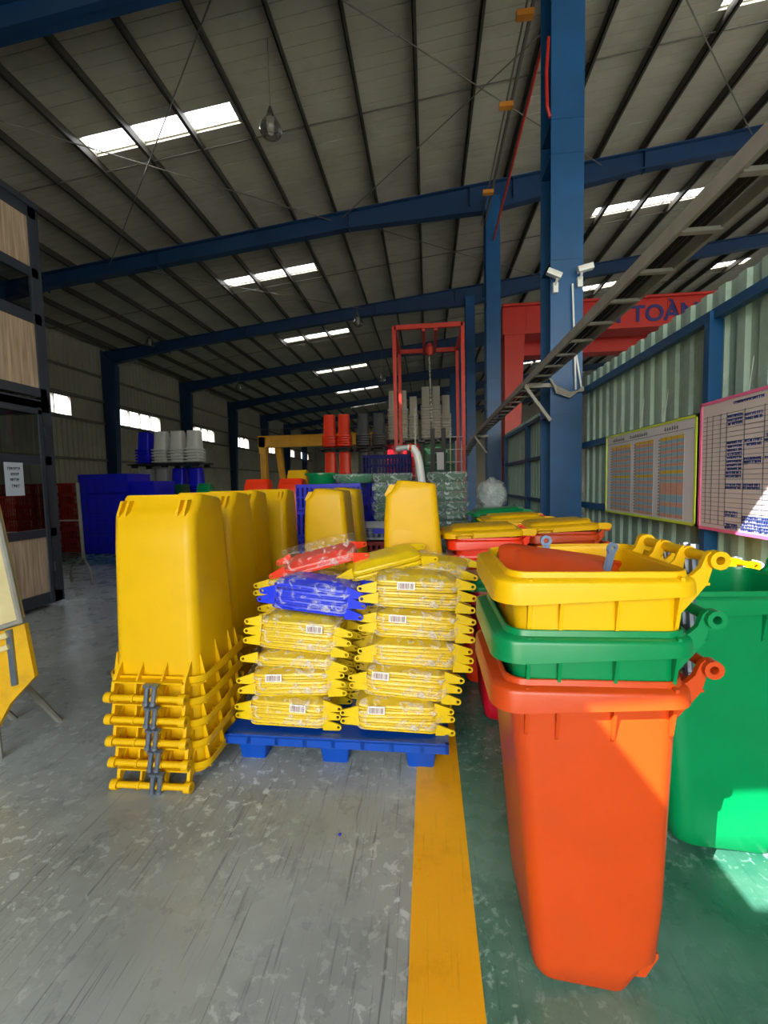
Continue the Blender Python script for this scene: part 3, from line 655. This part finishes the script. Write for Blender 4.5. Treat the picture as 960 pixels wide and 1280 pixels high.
# rotz for an inverted bin: rotation (pi,0,r): local +x -> (cos r, sin r)
inv_stack(YEL, -1.505, 2.43, -pi / 2, 5, 'frontmost nest beside the blue pallet', 'yellow bins nested upside down left of the pallet', 2)
inv_stack(YEL, -1.63, 3.16, -pi / 2, 5, 'second back in the yellow row', 'second nest of the yellow row', 1)
inv_stack(YEL, -1.77, 3.88, -pi / 2, 5, 'third back in the yellow row', 'third nest of the yellow row', 1)
inv_stack(YEL, -1.74, 4.64, -pi / 2, 5, 'last back in the yellow row', 'last nest of the yellow row', 1)
inv_stack(YEL, -.97, 4.32, pi, 5, 'nest right behind the red lids', 'yellow nest behind the red lids', 1)
inv_stack(YEL, -.93, 4.95, pi, 5, 'hindmost nest beyond the red lids', 'hindmost yellow nest', 0)
inv_stack(YEL, -.10, 3.44, pi, 5, 'nest behind the pallet beside the red bins', 'yellow nest behind the pallet', 1, nest=.135)
inv_stack(YEL, -.10, 4.06, pi, 5, 'second nest behind the pallet beside red bins', 'second yellow nest behind the pallet', 0, nest=.132)
# upright nest orange / green / yellow at the right
for i, (c, nm) in enumerate(((ORA, 'orange bin standing on the green floor, lowest of the upright nest'), (GRN, 'green bin nested inside the orange bin, middle of three'), (YEL, 'yellow bin on top of the green and orange bins, holding an orange lid'))):
    wbin(c, nm, (.475 + .004 * i, 1.548, (0, .15, .325)[i]), .0, False, 'upright nest of three bins', 2, (1, 1, .98))
wbin(GRN, 'large open green bin standing alone beside the partition', (1.26, 2.12, 0), radians(2), False, None, 2, (1.4, 1.02, 1.1))
# yellow upright nests behind
def up_nest(cols, x, yy, rotz, where, group, nest=.14, scale=None, detail=1):
    for i, (c, nm) in enumerate(cols):
        wbin(c, ('%s upright bin, %s, %s' % (nm, order(i, len(cols)), where)) if len(cols) > 1 else '%s open upright bin %s' % (nm, where), (x, yy, i * nest), rotz, False, group, detail, scale)
up_nest([(ORA, 'orange'), (YEL, 'yellow')], 1.0, 2.68, 0, 'right behind the three colour nest', 'open bins behind the front nest', .15, None, 2)
up_nest([(YEL, 'yellow')], 1.6, 3.0, 0, 'against the partition under the lime board', 'open bins under the boards', .14, None, 2)
up_nest([(YEL, 'yellow')], 1.6, 3.62, 0, 'against the partition next to the wide column', 'open bins near the column', .14, None, 2)
up_nest([(RED, 'red'), (RED, 'red')], .44, 3.62, 0, 'in front of the white plastic sack', 'red bins with a yellow lid', .14)
up_nest([(ORA, 'orange'), (ORA, 'orange')], 1.12, 3.95, 0, 'with the yellow lid near the column', 'orange bins with a yellow lid', .14)
up_nest([(GRN, 'green'), (RED, 'red')], .9, 4.75, 0, 'far along the partition, yellow lid', 'far bins along the partition', .14)
up_nest([(GRN, 'green'), (GRN, 'green')], .85, 5.5, 0, 'far along the partition, green lid', 'far green bins along the partition', .16)
wbin(CRI, 'crimson bin standing behind the orange bin', (.5, 3.06, 0), 0, False, None, 2, (.9, .9, .86), False)

# ------------------------------------------------------------------ lids
LID_L, LID_W = .48, .33
def lid_mesh(name, L=LID_L, W=LID_W, k=3, ear=.095, rise=.02):
    mb = MB(); x0, x1, w2 = -L / 2, L / 2, W / 2
    ring = lambda o, z: rr(x0 + o, x1 - o, -w2 + o, w2 - o, max(.012, .05 - o * .5), z, k)
    mb.loft([ring(.004, .0), ring(-.004, .0), ring(-.004, .008), ring(.004, .011), ring(.007, .022), ring(.016, .027), ring(.04, .03), ring(.055, .03 + rise * .6), ring(.09, .03 + rise), ring(.11, .03 + rise)], False, True)
    for yy in (-w2 + .012, w2 - .012):     # tapered hinge ears with a hole
        n = 12; cx, cz, ro, ri = x1 + ear - .018, .006, .018, .0095
        ang = [2 * pi * i / n for i in range(n)]
        inner = [(cx + ri * cos(a), cz + ri * sin(a)) for a in ang]; outer = []
        for a in ang:
            tt = {0: 0, 30: .55, 60: 1, 90: 1}[min(90, max(0, round(math.degrees(math.asin(max(-1, min(1, -cos(a)))))))) if cos(a) < -.01 else 0]
            if tt == 0: outer.append((cx + ro * cos(a), cz + ro * sin(a)))
            else: outer.append((cx - tt * ear, cz + (0 if abs(sin(a)) < .01 else math.copysign(ro + .016 * tt, sin(a))) + .012 * tt))
        vs = [(p[0], yy - .006, p[1]) for p in inner + outer] + [(p[0], yy + .006, p[1]) for p in inner + outer]; fs = []
        for i in range(n):
            j = (i + 1) % n; m2 = 2 * n
            fs += [(i, j, n + j, n + i), (m2 + i, m2 + n + i, m2 + n + j, m2 + j), (i, m2 + i, m2 + j, j), (n + i, n + j, m2 + n + j, m2 + n + i)]
        mb.add(vs, fs)
    return mb.mesh(name, YEL2, 35)
LIDM = lid_mesh('lid')
def film_mesh(name, L, W, z0, z1, seed, amp=.012, nx=22, npt=36):
    r = random.Random(seed); rings = []; zc, hz = (z0 + z1) / 2, (z1 - z0) / 2 + .006
    ph = [(r.uniform(0, 6), r.uniform(2, 9), r.uniform(1, 5)) for _ in range(6)]
    for i in range(nx):
        x = -L / 2 + L * i / (nx - 1); e = abs(2 * i / (nx - 1) - 1); pinch = 1 - .22 * max(0, e - .8) / .2; ring = []
        for j in range(npt):
            a = 2 * pi * j / npt; ca, sa = cos(a), sin(a)
            sx = math.copysign(abs(ca) ** .45, ca); sz = math.copysign(abs(sa) ** .45, sa)
            d = 1 + sum(sin(p + q * x * 9 + s * a) for p, q, s in ph) * amp * .5 + r.uniform(-amp, amp) * .8
            ring.append((x + r.uniform(-.006, .006), sx * (W / 2 + .008) * d * pinch, zc + sz * hz * (1 + (d - 1) * 1.2) * pinch))
        rings.append(ring)
    return MB().loft(rings, False, False).mesh(name, FILM, 30)
LABM = MB().box(-.05, .05, -.002, 0, -.022, .022).mesh('label_patch', mat('label_paper', (225, 222, 215), .5, .05))
lp = MB(); xq = -.042
while xq < .042: wq = rnd.uniform(.002, .006); lp.box(xq, xq + wq, -.003, -.002, -.016, .014); xq += wq + rnd.uniform(.003, .006)
LABP = lp.mesh('label_print', mat('label_ink', (120, 70, 60), .6))
def bundle(colr, label, loc, n, h, rot=(0, 0, 0), group=None, lab=None, seed=1, film_on=True, name='lid_bundle', ftop=0):
    t = thing(name, label, 'lids', loc, rot, group); r = random.Random(seed); n = max(2, n - 1); step = (h - .03) / n
    for i in range(n):
        put('lid', LIDM, t, (r.uniform(-.008, .008), r.uniform(-.006, .006), .016 + i * step), (r.uniform(-.012, .012), r.uniform(-.02, .02), (pi if i % 2 else 0) + r.uniform(-.03, .03)), m=colr)
    if film_on: put('film_wrap', film_mesh('film_wrap', LID_L + .05, LID_W + .02, .004, h + .012 + ftop, seed + 50), t)
    if lab is not None:
        lo = put('paper_label', LABM, t, (lab, -LID_W / 2 - .016, h * .78), (radians(-12), 0, 0)); put('label_print', LABP, lo)
    return t
# pallet
pal = thing('pallet', 'blue plastic pallet on block feet carrying bundled lids', 'pallet', (-.56, 2.74, 0), (0, 0, radians(-1)))
PW, PD, PH = 1.32, .78, .155
mb = MB(); 
mb.box(-PW / 2, PW / 2, -PD / 2, PD / 2, PH - .012, PH - .004)
mb.box(-PW / 2, PW / 2, -PD / 2, -PD / 2 + .02, PH - .055, PH + .004); mb.box(-PW / 2, PW / 2, PD / 2 - .02, PD / 2, PH - .055, PH + .004)
mb.box(-PW / 2, -PW / 2 + .02, -PD / 2, PD / 2, PH - .055, PH + .004); mb.box(PW / 2 - .02, PW / 2, -PD / 2, PD / 2, PH - .055, PH + .004)
for k in range(-3, 4):
    mb.box(k * .17 - .012, k * .17 + .012, -PD / 2, PD / 2, PH - .05, PH - .01)
mb.build('deck', BLU, pal)
for x in (-.5, 0, .5):
    for yy in (-.3, 0, .3):
        f = MB(); f.loft([rr(x - .075, x + .075, yy - .06, yy + .06, .015, 0, 2), rr(x - .09, x + .09, yy - .075, yy + .075, .02, PH - .05, 2)]); f.build('foot', BLU, pal, 30)
ZP = PH + .006; g = 'film wrapped yellow lid bundles on the pallet'; YFr = 2.60
bx = [(-.865, .175, 6, -.6, .02), (-.84, .165, 6, .5, -.02), (-.81, .085, 3, None, .03), (-.79, .205, 7, .28, .045)]
z = ZP
lab_at = [.08, -.1, None, .12]
for i, (x, h, n, _, ry) in enumerate(bx):
    bundle(YEL2, 'film wrapped yellow lid bundle, %s of the pile under the blue lids' % order(i, 4), (x, YFr + .01 * (i % 2), z), n, h, (0, ry, radians((-3, 2, -1, -4)[i])), g, lab_at[i], 10 + i); z += h + .012
zl = z
bundle(LBLU, 'film wrapped bundle of blue lids on the yellow pile', (-.70, YFr + .03, zl + .012), 6, .19, (0, radians(5), radians(-4)), None, None, 31)
bx = [(-.21, .185, 6, .03), (-.15, .18, 6, .05), (-.11, .15, 6, .06), (-.085, .165, 6, .05), (-.085, .19, 6, .045)]
z = ZP; lab_at = [-.12, -.14, None, -.1, -.06]
for i, (x, h, n, ry) in enumerate(bx):
    bundle(YEL2, 'film wrapped yellow lid bundle, %s of the taller pile by the red bins' % order(i, 5), (x, YFr - .015 + .01 * (i % 2), z), n, h, (0, ry, radians((2, -3, 3, -2, 2)[i])), g, lab_at[i], 20 + i); z += h + .012
# back row
z = ZP
for i in range(5):
    h = .16; bundle(YEL2, 'film wrapped yellow lid bundle, %s of the back pile under the red lids' % order(i, 5), (-.86 + .02 * (i % 2), 2.97, z), 6, h, (0, 0, radians(2 * (i % 3) - 2)), g, None, 40 + i); z += h + .01
zb_ = z
bundle(RED, 'film wrapped bundle of red lids tilted on top of the pile', (-.74, 2.90, zb_ + .06), 2, .085, (radians(6), radians(-13), radians(10)), None, None, 61, ftop=.05)
z = ZP
for i in range(5):
    h = .16; bundle(YEL2, 'film wrapped yellow lid bundle, %s of the back pile behind the tall pile' % order(i, 5), (-.2 + .02 * (i % 2), 2.97, z), 6, h, (0, 0, radians(2 * (i % 3) - 2)), g, None, 70 + i); z += h + .01
bundle(YEL2, 'loose yellow lids fanned out beside the red lids', (-.30, 2.88, z + .045), 3, .10, (radians(8), radians(-11), radians(14)), None, None, 81, film_on=False)
bundle(YEL2, 'film wrapped yellow lids leaning behind the tall pile', (.0, 2.95, z + .02), 2, .07, (radians(5), radians(6), radians(-8)), None, None, 83)

# lids closing the bins: wide lid with grip handles and hinge lugs
def biglid_mesh():
    mb = MB(); ring = lambda o, z: rr(-.33 + o, .29 - o * .6, -.29 + o, .29 - o, max(.02, .085 - o * .4), z, 4)
    mb.loft([ring(.008, 0), ring(0, 0), ring(.0, .035), ring(.012, .045), ring(.07, .05), ring(.085, .068), ring(.1, .075), ring(.2, .08)], False, True)
    for s in (-1, 1): mb.prism([(.27, .0), (.27, .05), (.33, .05)] + [(.352 + .026 * cos(radians(a)), .02 + .026 * sin(radians(a))) for a in range(80, -81, -20)] + [(.33, -.005)], 'y', s * .235 - .012, s * .235 + .012)
    return mb.mesh('bin_lid', YEL, 40)
def grip_mesh():
    mb = MB(); mb.pipe([(-.06, 0, -.02), (-.055, -.03, 0), (-.03, -.04, .004), (.03, -.04, .004), (.055, -.03, 0), (.06, 0, -.02)], .011, 8); return mb.mesh('lid_grip', YEL, 50)
BIGL, GRIP = biglid_mesh(), grip_mesh()
def lid_on(colr, label, x, yy, z, rotz=0, tilt=0):
    t = thing('bin_lid', label, 'lid', (x, yy, z), (0, tilt, rotz)); put('panel', BIGL, t, m=colr)
    for s in (-1, 1): put('grip', GRIP, t, (-.17, s * -.285 if s > 0 else .285, .03), (0, 0, 0 if s > 0 else pi), m=colr)
    put('grip', GRIP, t, (-.33, 0, .03), (0, 0, -pi / 2), m=colr); return t
lid_on(YEL, 'yellow lid closing the red bin nest', .44, 3.62, 1.19, 0, radians(-2))
lid_on(YEL, 'yellow lid closing the orange bin nest near the column', 1.12, 3.95, 1.19, 0, radians(-3))
lid_on(YEL, 'yellow lid on the far red bin by the partition', .9, 4.75, 1.19, 0, radians(-2))
lid_on(GRN, 'green lid on the far bins by the partition', .85, 5.5, 1.21, 0, radians(-3))
lid_on(GRN, 'green lid resting on the crimson bin', .5, 3.06, .905, 0, 0).scale = (.9, .9, .8)
# orange lid standing inside the yellow bin
t = thing('bin_lid', 'orange lid lying tucked inside the top yellow bin', 'lid', (.50, 1.64, 1.22), (radians(34), radians(9), radians(2)), None, (.74, .6, .8))
put('panel', BIGL, t, m=ORA)
# grey lid hinge links hooked on the yellow bin
def link(x, yy, z, rot):
    mb = MB(); n = 14
    prof = lambda r, yv: [(r * cos(2 * pi * i / n), yv, r * sin(2 * pi * i / n)) for i in range(n)]
    mb.loft([prof(.011, -.006), prof(.022, -.006), prof(.022, .006), prof(.011, .006), prof(.011, -.006)], False, False); mb.box(-.014, .014, -.006, .006, -.09, -.018)
    o = mb.build('hinge_link', mat('link_grey', (110, 135, 165), .4), None, 40); o.location = (x, yy, z); o.rotation_euler = rot; return o
tag(link(.47, 1.79, 1.345 + .03, (0, 0, 0)), 'grey hinge link hooked over the far rim of the yellow bin', 'link')
tag(link(.665, 1.64, 1.345 + .02, (radians(15), 0, radians(25))), 'grey hinge link standing by the handle inside the yellow bin', 'link')

# ================================================================== BACKGROUND GOODS
def tier(cols, x0, yy, z0, dx, n, where, group, sc_, nest, names, depth=1):
    top = z0
    for ci, (c, nm) in enumerate(zip(cols, names)):
        for r_ in range(depth):
            inv_stack(c, x0 + ci * dx, yy + r_ * .62, pi / 2 if r_ == 0 else pi / 2, n, '%s, %s column from wall' % (where, ('first', 'second', 'third', 'fourth')[ci]), group, 0, nest, z0, sc_, ZR, nm)
    return z0 + ZR * sc_[2] + (n - 1) * nest
def slab(x0, x1, y0, y1, z, label):
    t = thing('pallet', label, 'pallet', ((x0 + x1) / 2, (y0 + y1) / 2, z)); wx, wy = (x1 - x0) / 2, (y1 - y0) / 2
    MB().box(-wx, wx, -wy, wy, .08, .12).build('deck', DRK, t)
    for fx in (-.85, 0, .85):
        for fy in (-.8, .8): MB().box(fx * wx - .07, fx * wx + .07, fy * wy - .06, fy * wy + .06, 0, .08).build('foot', DRK, t)
# white / blue goods by the window wall, y=12.5
sA = (.86, .82, .58); xs0 = -8.55; n5 = 5
slab(-8.9, -6.65, 12.1, 12.95, 0, 'black pallet on the floor under the grey and blue bins')
z1 = tier([GRY, GRY, CBLU, CBLU], xs0, 12.5, .12, .52, 5, 'lower pallet by the windows', 'lower pallet of grey and blue bins', sA, .088, ['grey', 'grey', 'blue', 'blue'])
# second tier sits on third: build three tiers up to 3.4 m
slab(-8.9, -6.65, 12.1, 12.95, z1 + .01, 'black pallet between lower and middle bin tiers by the window wall')
z2 = tier([GRY, GRY, CBLU, CBLU], xs0, 12.5, z1 + .13, .52, 5, 'middle pallet by the windows', 'middle pallet of grey and blue bins', sA, .088, ['grey', 'grey', 'blue', 'blue'])
slab(-8.9, -6.65, 12.1, 12.95, z2 + .01, 'black pallet under the white bins by the window wall')
z3 = tier([CBLU, WHT, WHT, WHT], xs0, 12.5, z2 + .13, .52, 5, 'upper pallet by the windows', 'upper pallet of white and blue bins', sA, .088, ['blue', 'white', 'white', 'white'])
# orange and black goods, y=17
sB = (.98, .98, .88)
slab(-4.3, -2.95, 16.6, 17.4, 0, 'black floor pallet under the orange bins'); slab(-2.9, -1.55, 16.6, 17.4, 0, 'black floor pallet under the black bins')
zz = .12
for lv, ln in enumerate(('lowest', 'middle', 'upper')):
    zo = tier([RED, RED], -3.84, 17, zz, .58, 5, '%s orange pallet' % ln, 'orange bins on the %s pallet' % ln, sB, .09, ['orange', 'orange'])
    zo = tier([BLK, BLK], -2.5, 17, zz, .62, 5, '%s black pallet' % ln, 'black bins on the %s pallet' % ln, sB, .09, ['black', 'black'])
    if lv < 2:
        slab(-4.3, -2.95, 16.6, 17.4, zo + .01, 'black pallet carrying the %s orange tier' % ('middle', 'upper')[lv]); slab(-2.9, -1.55, 16.6, 17.4, zo + .01, 'black pallet carrying the %s black tier' % ('middle', 'upper')[lv])
    zz = zo + .14
# red, green and beige goods, y=20
sC = (.86, .86, .88)
zz = .02
for lv, ln in enumerate(('lower', 'upper')):
    z_ = tier([CRI, CRI, CRI], -1.65, 20, zz, .55, 5, '%s crimson tier' % ln, 'crimson bins in the %s tier' % ln, (.86, .86, 1.05), .12, ['crimson'] * 3)
    z_ = tier([DGRN, DGRN, DGRN], .0, 20, zz, .5, 5, '%s green tier' % ln, 'green bins in the %s tier' % ln, (.86, .86, 1.05), .12, ['green'] * 3); zz = z_ + .14
    if lv == 0: slab(-1.95, -.28, 19.6, 20.4, z_ + .015, 'black pallet between the two crimson tiers'); slab(-.26, 1.3, 19.6, 20.4, z_ + .015, 'black pallet between the two green tiers')
slab(-1.95, -.2, 19.6, 20.4, zz - .125, 'black pallet under the beige bins beside the black bins'); slab(-.3, 1.3, 19.6, 20.4, zz - .125, 'black pallet under the beige bins behind the hoist chain')
for k, (x, n, yy) in enumerate(((-1.55, 11, 20), (-1.08, 11, 20), (-.62, 9, 20.2))): inv_stack(BEI, x, yy, pi / 2, n, 'beige pile beside black bins, column %s from windows' % ('one', 'two', 'three')[k], 'beige bins beside the black bins', 0, .125, zz, (.82, .82, .92), ZR, 'beige')
for k, (x, n, yy) in enumerate(((-.05, 12, 20), (.42, 12, 20), (.86, 9, 20.2))): inv_stack(BEI, x, yy, pi / 2, n, 'beige pile behind hoist chain, column %s from windows' % ('one', 'two', 'three')[k], 'beige bins behind the hoist chain', 0, .125, zz, (.82, .82, .92), ZR, 'beige')
# red and yellow upside-down bins in the middle distance
for k, (x, nm) in enumerate(((-2.93, 'nest nearer the window wall'), (-2.33, 'nest nearer the blue lattice crates'))): inv_stack(RED, x, 7.3, -pi / 2, 5, nm, 'red bins upside down in the middle', 0, .16, 0, None, ZR, 'red')
inv_stack(YEL, -2.83, 9.3, -pi / 2, 6, 'tall nest behind the two red ones', 'yellow bins behind the red ones', 0, .17, 0, None, ZR, 'yellow')

# lattice crates
def crate_meshes(L, W, H):
    a = MB(); t = .018
    a.box(-L / 2, L / 2, -W / 2, W / 2, 0, .02); 
    for z0, z1 in ((0, .05), (H - .05, H), (H * .48, H * .54)):
        a.box(-L / 2, L / 2, -W / 2, -W / 2 + t, z0, z1); a.box(-L / 2, L / 2, W / 2 - t, W / 2, z0, z1); a.box(-L / 2, -L / 2 + t, -W / 2, W / 2, z0, z1); a.box(L / 2 - t, L / 2, -W / 2, W / 2, z0, z1)
    s = MB(); n = int(L / .07)
    for i in range(n + 1):
        x = -L / 2 + L * i / n; s.box(max(-L / 2, x - .018), min(L / 2, x + .018), -W / 2 + .003, -W / 2 + t - .003, .03, H - .02); s.box(max(-L / 2, x - .018), min(L / 2, x + .018), W / 2 - t + .003, W / 2 - .003, .03, H - .02)
    n = int(W / .07)
    for i in range(n + 1):
        yv = -W / 2 + W * i / n; s.box(-L / 2 + .003, -L / 2 + t - .003, max(-W / 2, yv - .018), min(W / 2, yv + .018), .03, H - .02); s.box(L / 2 - t + .003, L / 2 - .003, max(-W / 2, yv - .018), min(W / 2, yv + .018), .03, H - .02)
    return a.mesh('crate_frame', CBLU), s.mesh('crate_slats', CBLU)
def solid_crate_meshes(L, W, H):
    a = MB(); t = .02
    a.box(-L / 2, L / 2, -W / 2, W / 2, 0, .02); a.box(-L / 2, L / 2, -W / 2, -W / 2 + t, 0, H); a.box(-L / 2, L / 2, W / 2 - t, W / 2, 0, H); a.box(-L / 2, -L / 2 + t, -W / 2, W / 2, 0, H); a.box(L / 2 - t, L / 2, -W / 2, W / 2, 0, H)
    s = MB()
    for z in (H - .04, H * .5, .03): s.box(-L / 2 - .012, L / 2 + .012, -W / 2 - .012, -W / 2, z, z + .03); s.box(-L / 2 - .012, L / 2 + .012, W / 2, W / 2 + .012, z, z + .03); s.box(L / 2, L / 2 + .012, -W / 2, W / 2, z, z + .03); s.box(-L / 2 - .012, -L / 2, -W / 2, W / 2, z, z + .03)
    for i in range(7): x = -L / 2 + L * i / 6; s.box(x - .01, x + .01, -W / 2 - .01, -W / 2, 0, H)
    return a.mesh('crate_shell', CBLU), s.mesh('crate_ribs', CBLU)
def crates(ms, colr, x, yy, n, H, label, group, rotz=0, name='crate'):
    for i in range(n):
        t = thing(name, '%s, %s of its stack' % (label, order(i, n)), 'crate', (x, yy, i * (H + .003) + .002), (0, 0, rotz + rnd.uniform(-.008, .008)), group)
        put('frame', ms[0], t, m=colr); put('sides', ms[1], t, m=colr)
c1 = solid_crate_meshes(1.3, .9, .50); c2 = solid_crate_meshes(.6, .9, .45)
crates(c1, CBLU, -8.08, 10.5, 4, .50, 'wide deep blue crate beside the cabin', 'wide blue crates beside the cabin'); crates(c2, CBLU, -7.1, 10.6, 4, .45, 'narrow deep blue crate beside the wide crates', 'narrow blue crates beside the wide ones')
c3 = crate_meshes(.62, .45, .3)
for k in range(4): crates(c3, mat('crate_red', (150, 24, 14), .5, .15), -9.25 - .66 * k, 10.6, 6, .3, 'red lattice crate behind the cabin, column %s' % ('one', 'two', 'three', 'four')[k], 'red lattice crates behind the cabin')
c4 = crate_meshes(1.0, .7, .405); c4b = crate_meshes(1.0, .7, .44); crates(c4b, CBLU, -1.4, 7.85, 4, .44, 'bright blue lattice crate behind the yellow bins', 'bright blue lattice crates')
crates(c4b, NAVY, -.85, 9.3, 5, .44, 'navy lattice crate below the crimson bins', 'navy lattice crates')
c5 = crate_meshes(.5, .4, .22)
crates(c5, mat('crate_maroon', (140, 30, 34), .4, .2), -.62, 5.55, 4, .22, 'maroon crate in the gap between yellow nests', 'maroon crates in the gap'); 
t = thing('crate', 'grey blue crate with blue tag on the maroon crates', 'crate', (-.62, 5.55, .895)); put('frame', c5[0], t, m=GRY); put('sides', c5[1], t, m=mat('crate_slate', (95, 110, 150), .4)); MB().box(-.07, .07, -.215, -.2, .1, .16).build('tag', CBLU, t)
# small red, green crates on the white/blue goods front
c6 = solid_crate_meshes(.5, .4, .13)
crates(c6, mat('crate_red', (150, 24, 14)), -7.55, 11.4, 13, .13, 'shallow red tray stacked before the blue bins', 'shallow red trays'); crates(c6, DGRN, -6.95, 11.4, 13, .13, 'shallow dark green tray stacked before the blue bins', 'shallow dark green trays')
inv_stack(GRN, -6.0, 11.2, -pi / 2, 5, 'right of the dark green trays', 'green bins beside the trays', 0, .17, 0, (.9, .9, .95), ZR, 'green')
inv_stack(mat('bright_green_plastic', (30, 190, 70), .4), -9.0, 13.6, -pi / 2, 5, 'behind the grey bins by the window wall', 'bright green bins behind', 0, .2, 0, (.9, .9, 1.0), ZR, 'bright green')
inv_stack(WHT, -8.95, 13.65, -pi / 2, 6, 'above the bright green bins', 'white bins above bright green', 0, .1, 1.885, (.9, .9, .6), ZR, 'white')
# round green tubs on the blue crates
def tub(colr, r, h, label, loc, wrap=False):
    t = thing('tub', label, 'tub', loc); n = 20
    prof = ((r * .85, 0), (r, h), (r * 1.06, h), (r * 1.06, h - .03), (r, h - .03)); MB().loft([[(q * cos(2 * pi * i / n), q * sin(2 * pi * i / n), z) for i in range(n)] for q, z in prof], True, False).build('bowl', colr, t, 40)
    MB().loft([[(q * cos(2 * pi * i / n), q * sin(2 * pi * i / n), z) for i in range(n)] for q, z in ((r * .98, h), (r * .82, .02))], False, True).build('inside', colr, t, 40)
    if wrap: MB().loft([[(q * cos(2 * pi * i / n) * (1 + .03 * sin(i * 2.3)), q * sin(2 * pi * i / n), z) for i in range(n)] for q, z in ((r * .9, 0), (r * 1.1, h * .6), (r * 1.09, h + .01), (r * .5, h + .02))], True, True).build('film_wrap', FILMG, t, 60)
tub(GRN, .26, .17, 'green round tub on the stack beside the red bins', (-1.68, 6.8, 1.635)); tub(GRN, .33, .13, 'film wrapped green tub beside the plain tub', (-1.13, 6.7, 1.635), True)
crates(c4, CBLU, -1.5, 6.75, 4, .405, 'blue lattice crate under the green tubs', 'blue crates under the tubs')
# wrapped green lid piles
def wrapped_pile(x, yy, n, label, grp):
    h = .135
    for i in range(n):
        t = thing('wrapped_tray', '%s, %s of the pile' % (label, order(i, n)), 'tray', (x + rnd.uniform(-.015, .015), yy, i * h), (0, 0, rnd.uniform(-.06, .06) + (pi if (i * 7) % 3 else 0)), grp)
        MB().loft([rr(-.22, .22, -.18, .18, .05, .01, 3), rr(-.25, .25, -.2, .2, .05, h * .6, 3), rr(-.26, .26, -.21, .21, .05, h - .02, 3)]).build('tray', DGRN, t, 40)
        r = random.Random(i + int(x * 10)); rings = [[(p[0] * s * (1 + r.uniform(-.03, .03)), p[1] * s * (1 + r.uniform(-.03, .03)), zz_ + r.uniform(-.008, .008)) for p in rr(-.27, .27, -.22, .22, .06, 0, 5)] for s, zz_ in ((.9, .006), (1.02, .04), (1.06, .09), (1.0, h + .004), (.6, h + .008))]
        MB().loft(rings, True, True).build('film_wrap', FILMG, t, 30)
wrapped_pile(-.5, 6.25, 13, 'film wrapped dark green tray behind the tall yellow nest', 'wrapped green trays left pile'); wrapped_pile(.28, 6.25, 13, 'film wrapped dark green tray beside the hoist frame', 'wrapped green trays right pile')
# white plastic sack on a drum of bins
r = random.Random(3); rings = []; nseg = 28
for i in range(16):
    v = i / 15; rad = .205 * (sin(pi * min(1, .18 + v * .72)) ** .6) * (1 if v < .8 else 1 - .72 * (v - .8) / .2); rings.append([((rad * (1 + .07 * sin(5 * a + v * 9) + r.uniform(-.05, .05))) * cos(a), rad * (1 + .07 * sin(4 * a - v * 7) + r.uniform(-.05, .05)) * sin(a), v * .46 + r.uniform(-.012, .012)) for a in [2 * pi * j / nseg for j in range(nseg)]])
sk = thing('plastic_sack', 'crumpled milky plastic sack full of film on the bins', 'sack', (.93, 6.45, 1.215))
MB().loft(rings).build('sack', FILMW, sk, 40); MB().loft([[(p[0] * .86, p[1] * .86, p[2] * .9 + .02) for p in rg] for rg in rings]).build('contents', mat('film_scrap', (175, 190, 190), .4, .2, 14, bump=.6, bscale=18), sk, 40)
up_nest([(DGRN, 'dark green'), (DGRN, 'dark green')], .93, 6.45, 0, 'under the white sack', 'dark green bins under the sack', .155)
# T-stand
ts = thing('pipe_stand', 'grey pipe stand with splayed feet before the blue crates', 'stand', (-6.0, 6.9, 0))
MB().pipe([(0, 0, .42), (-.02, 0, 1.75)], .028, 8).build('post', GALV, ts, 40)
for s, yv in ((-1, .0), (1, -.15)):
    MB().pipe([(0, 0, .44), (s * .22, yv, .3), (s * .25, yv, .26), (s * .26, yv, .02)], .02, 8).build('leg', GALV, ts, 40)
MB().pipe([(-.55, 0, 1.1), (0, 0, 1.1)], .015, 6).build('cross_bar', GALV, ts, 40)
# cardboard faced trolley at the left edge
tr = thing('sign_trolley', 'tilted cardboard board in a grey pipe frame above a scuffed yellow plate', 'trolley', (-2.62, 2.2, 0))
CARD = mat('cardboard', (206, 190, 140), .8, .08, 4, dirt=(160, 140, 90)); TY = mat('trolley_yellow', (222, 170, 20), .5, .08, 6, dirt=(150, 110, 40), damt=.6)
MB().prism([(-.5, .66), (.29, .895), (.18, 1.6), (-.5, 1.6)], 'y', .0, .03).build('board', CARD, tr)
MB().pipe([(-.5, -.01, .64), (.30, -.01, .885), (.19, -.01, 1.6)], .018, 8).build('pipe_frame', GALV, tr, 40)
MB().prism([(-.5, .52), (.03, .18), (.16, .38), (.33, .545), (.29, .86), (-.5, .63)], 'y', .02, .045).build('plate', TY, tr)
MB().prism([(.19, .49), (.225, .5), (.215, .83), (.18, .82)], 'y', .005, .02).build('strip', STEEL, tr)
for k in (0, .07): MB().bar((-.5, .005, .57 - k), (.2, .005, .8 - k), .025, .03).build('rail', CARD, tr)
for x in (-.35, .0): MB().pipe([(x, .05, .75), (x, .07, .0)], .02, 8).build('leg', GALV, tr, 40)
for x in (-.35, .0): MB().pipe([(x, .05, .72), (x, .5, .0)], .02, 8).build('prop_leg', GALV, tr, 40)
# small blue scrap on the floor
tag(MB().prism([(0, 0), (.012, -.004), (.016, .008), (.004, .012)], 'z', .001, .004, Matrix.Translation((-.44, 1.86, 0))).build('plastic_scrap', LBLU), 'tiny blue plastic scrap lying on the grey floor', 'scrap')
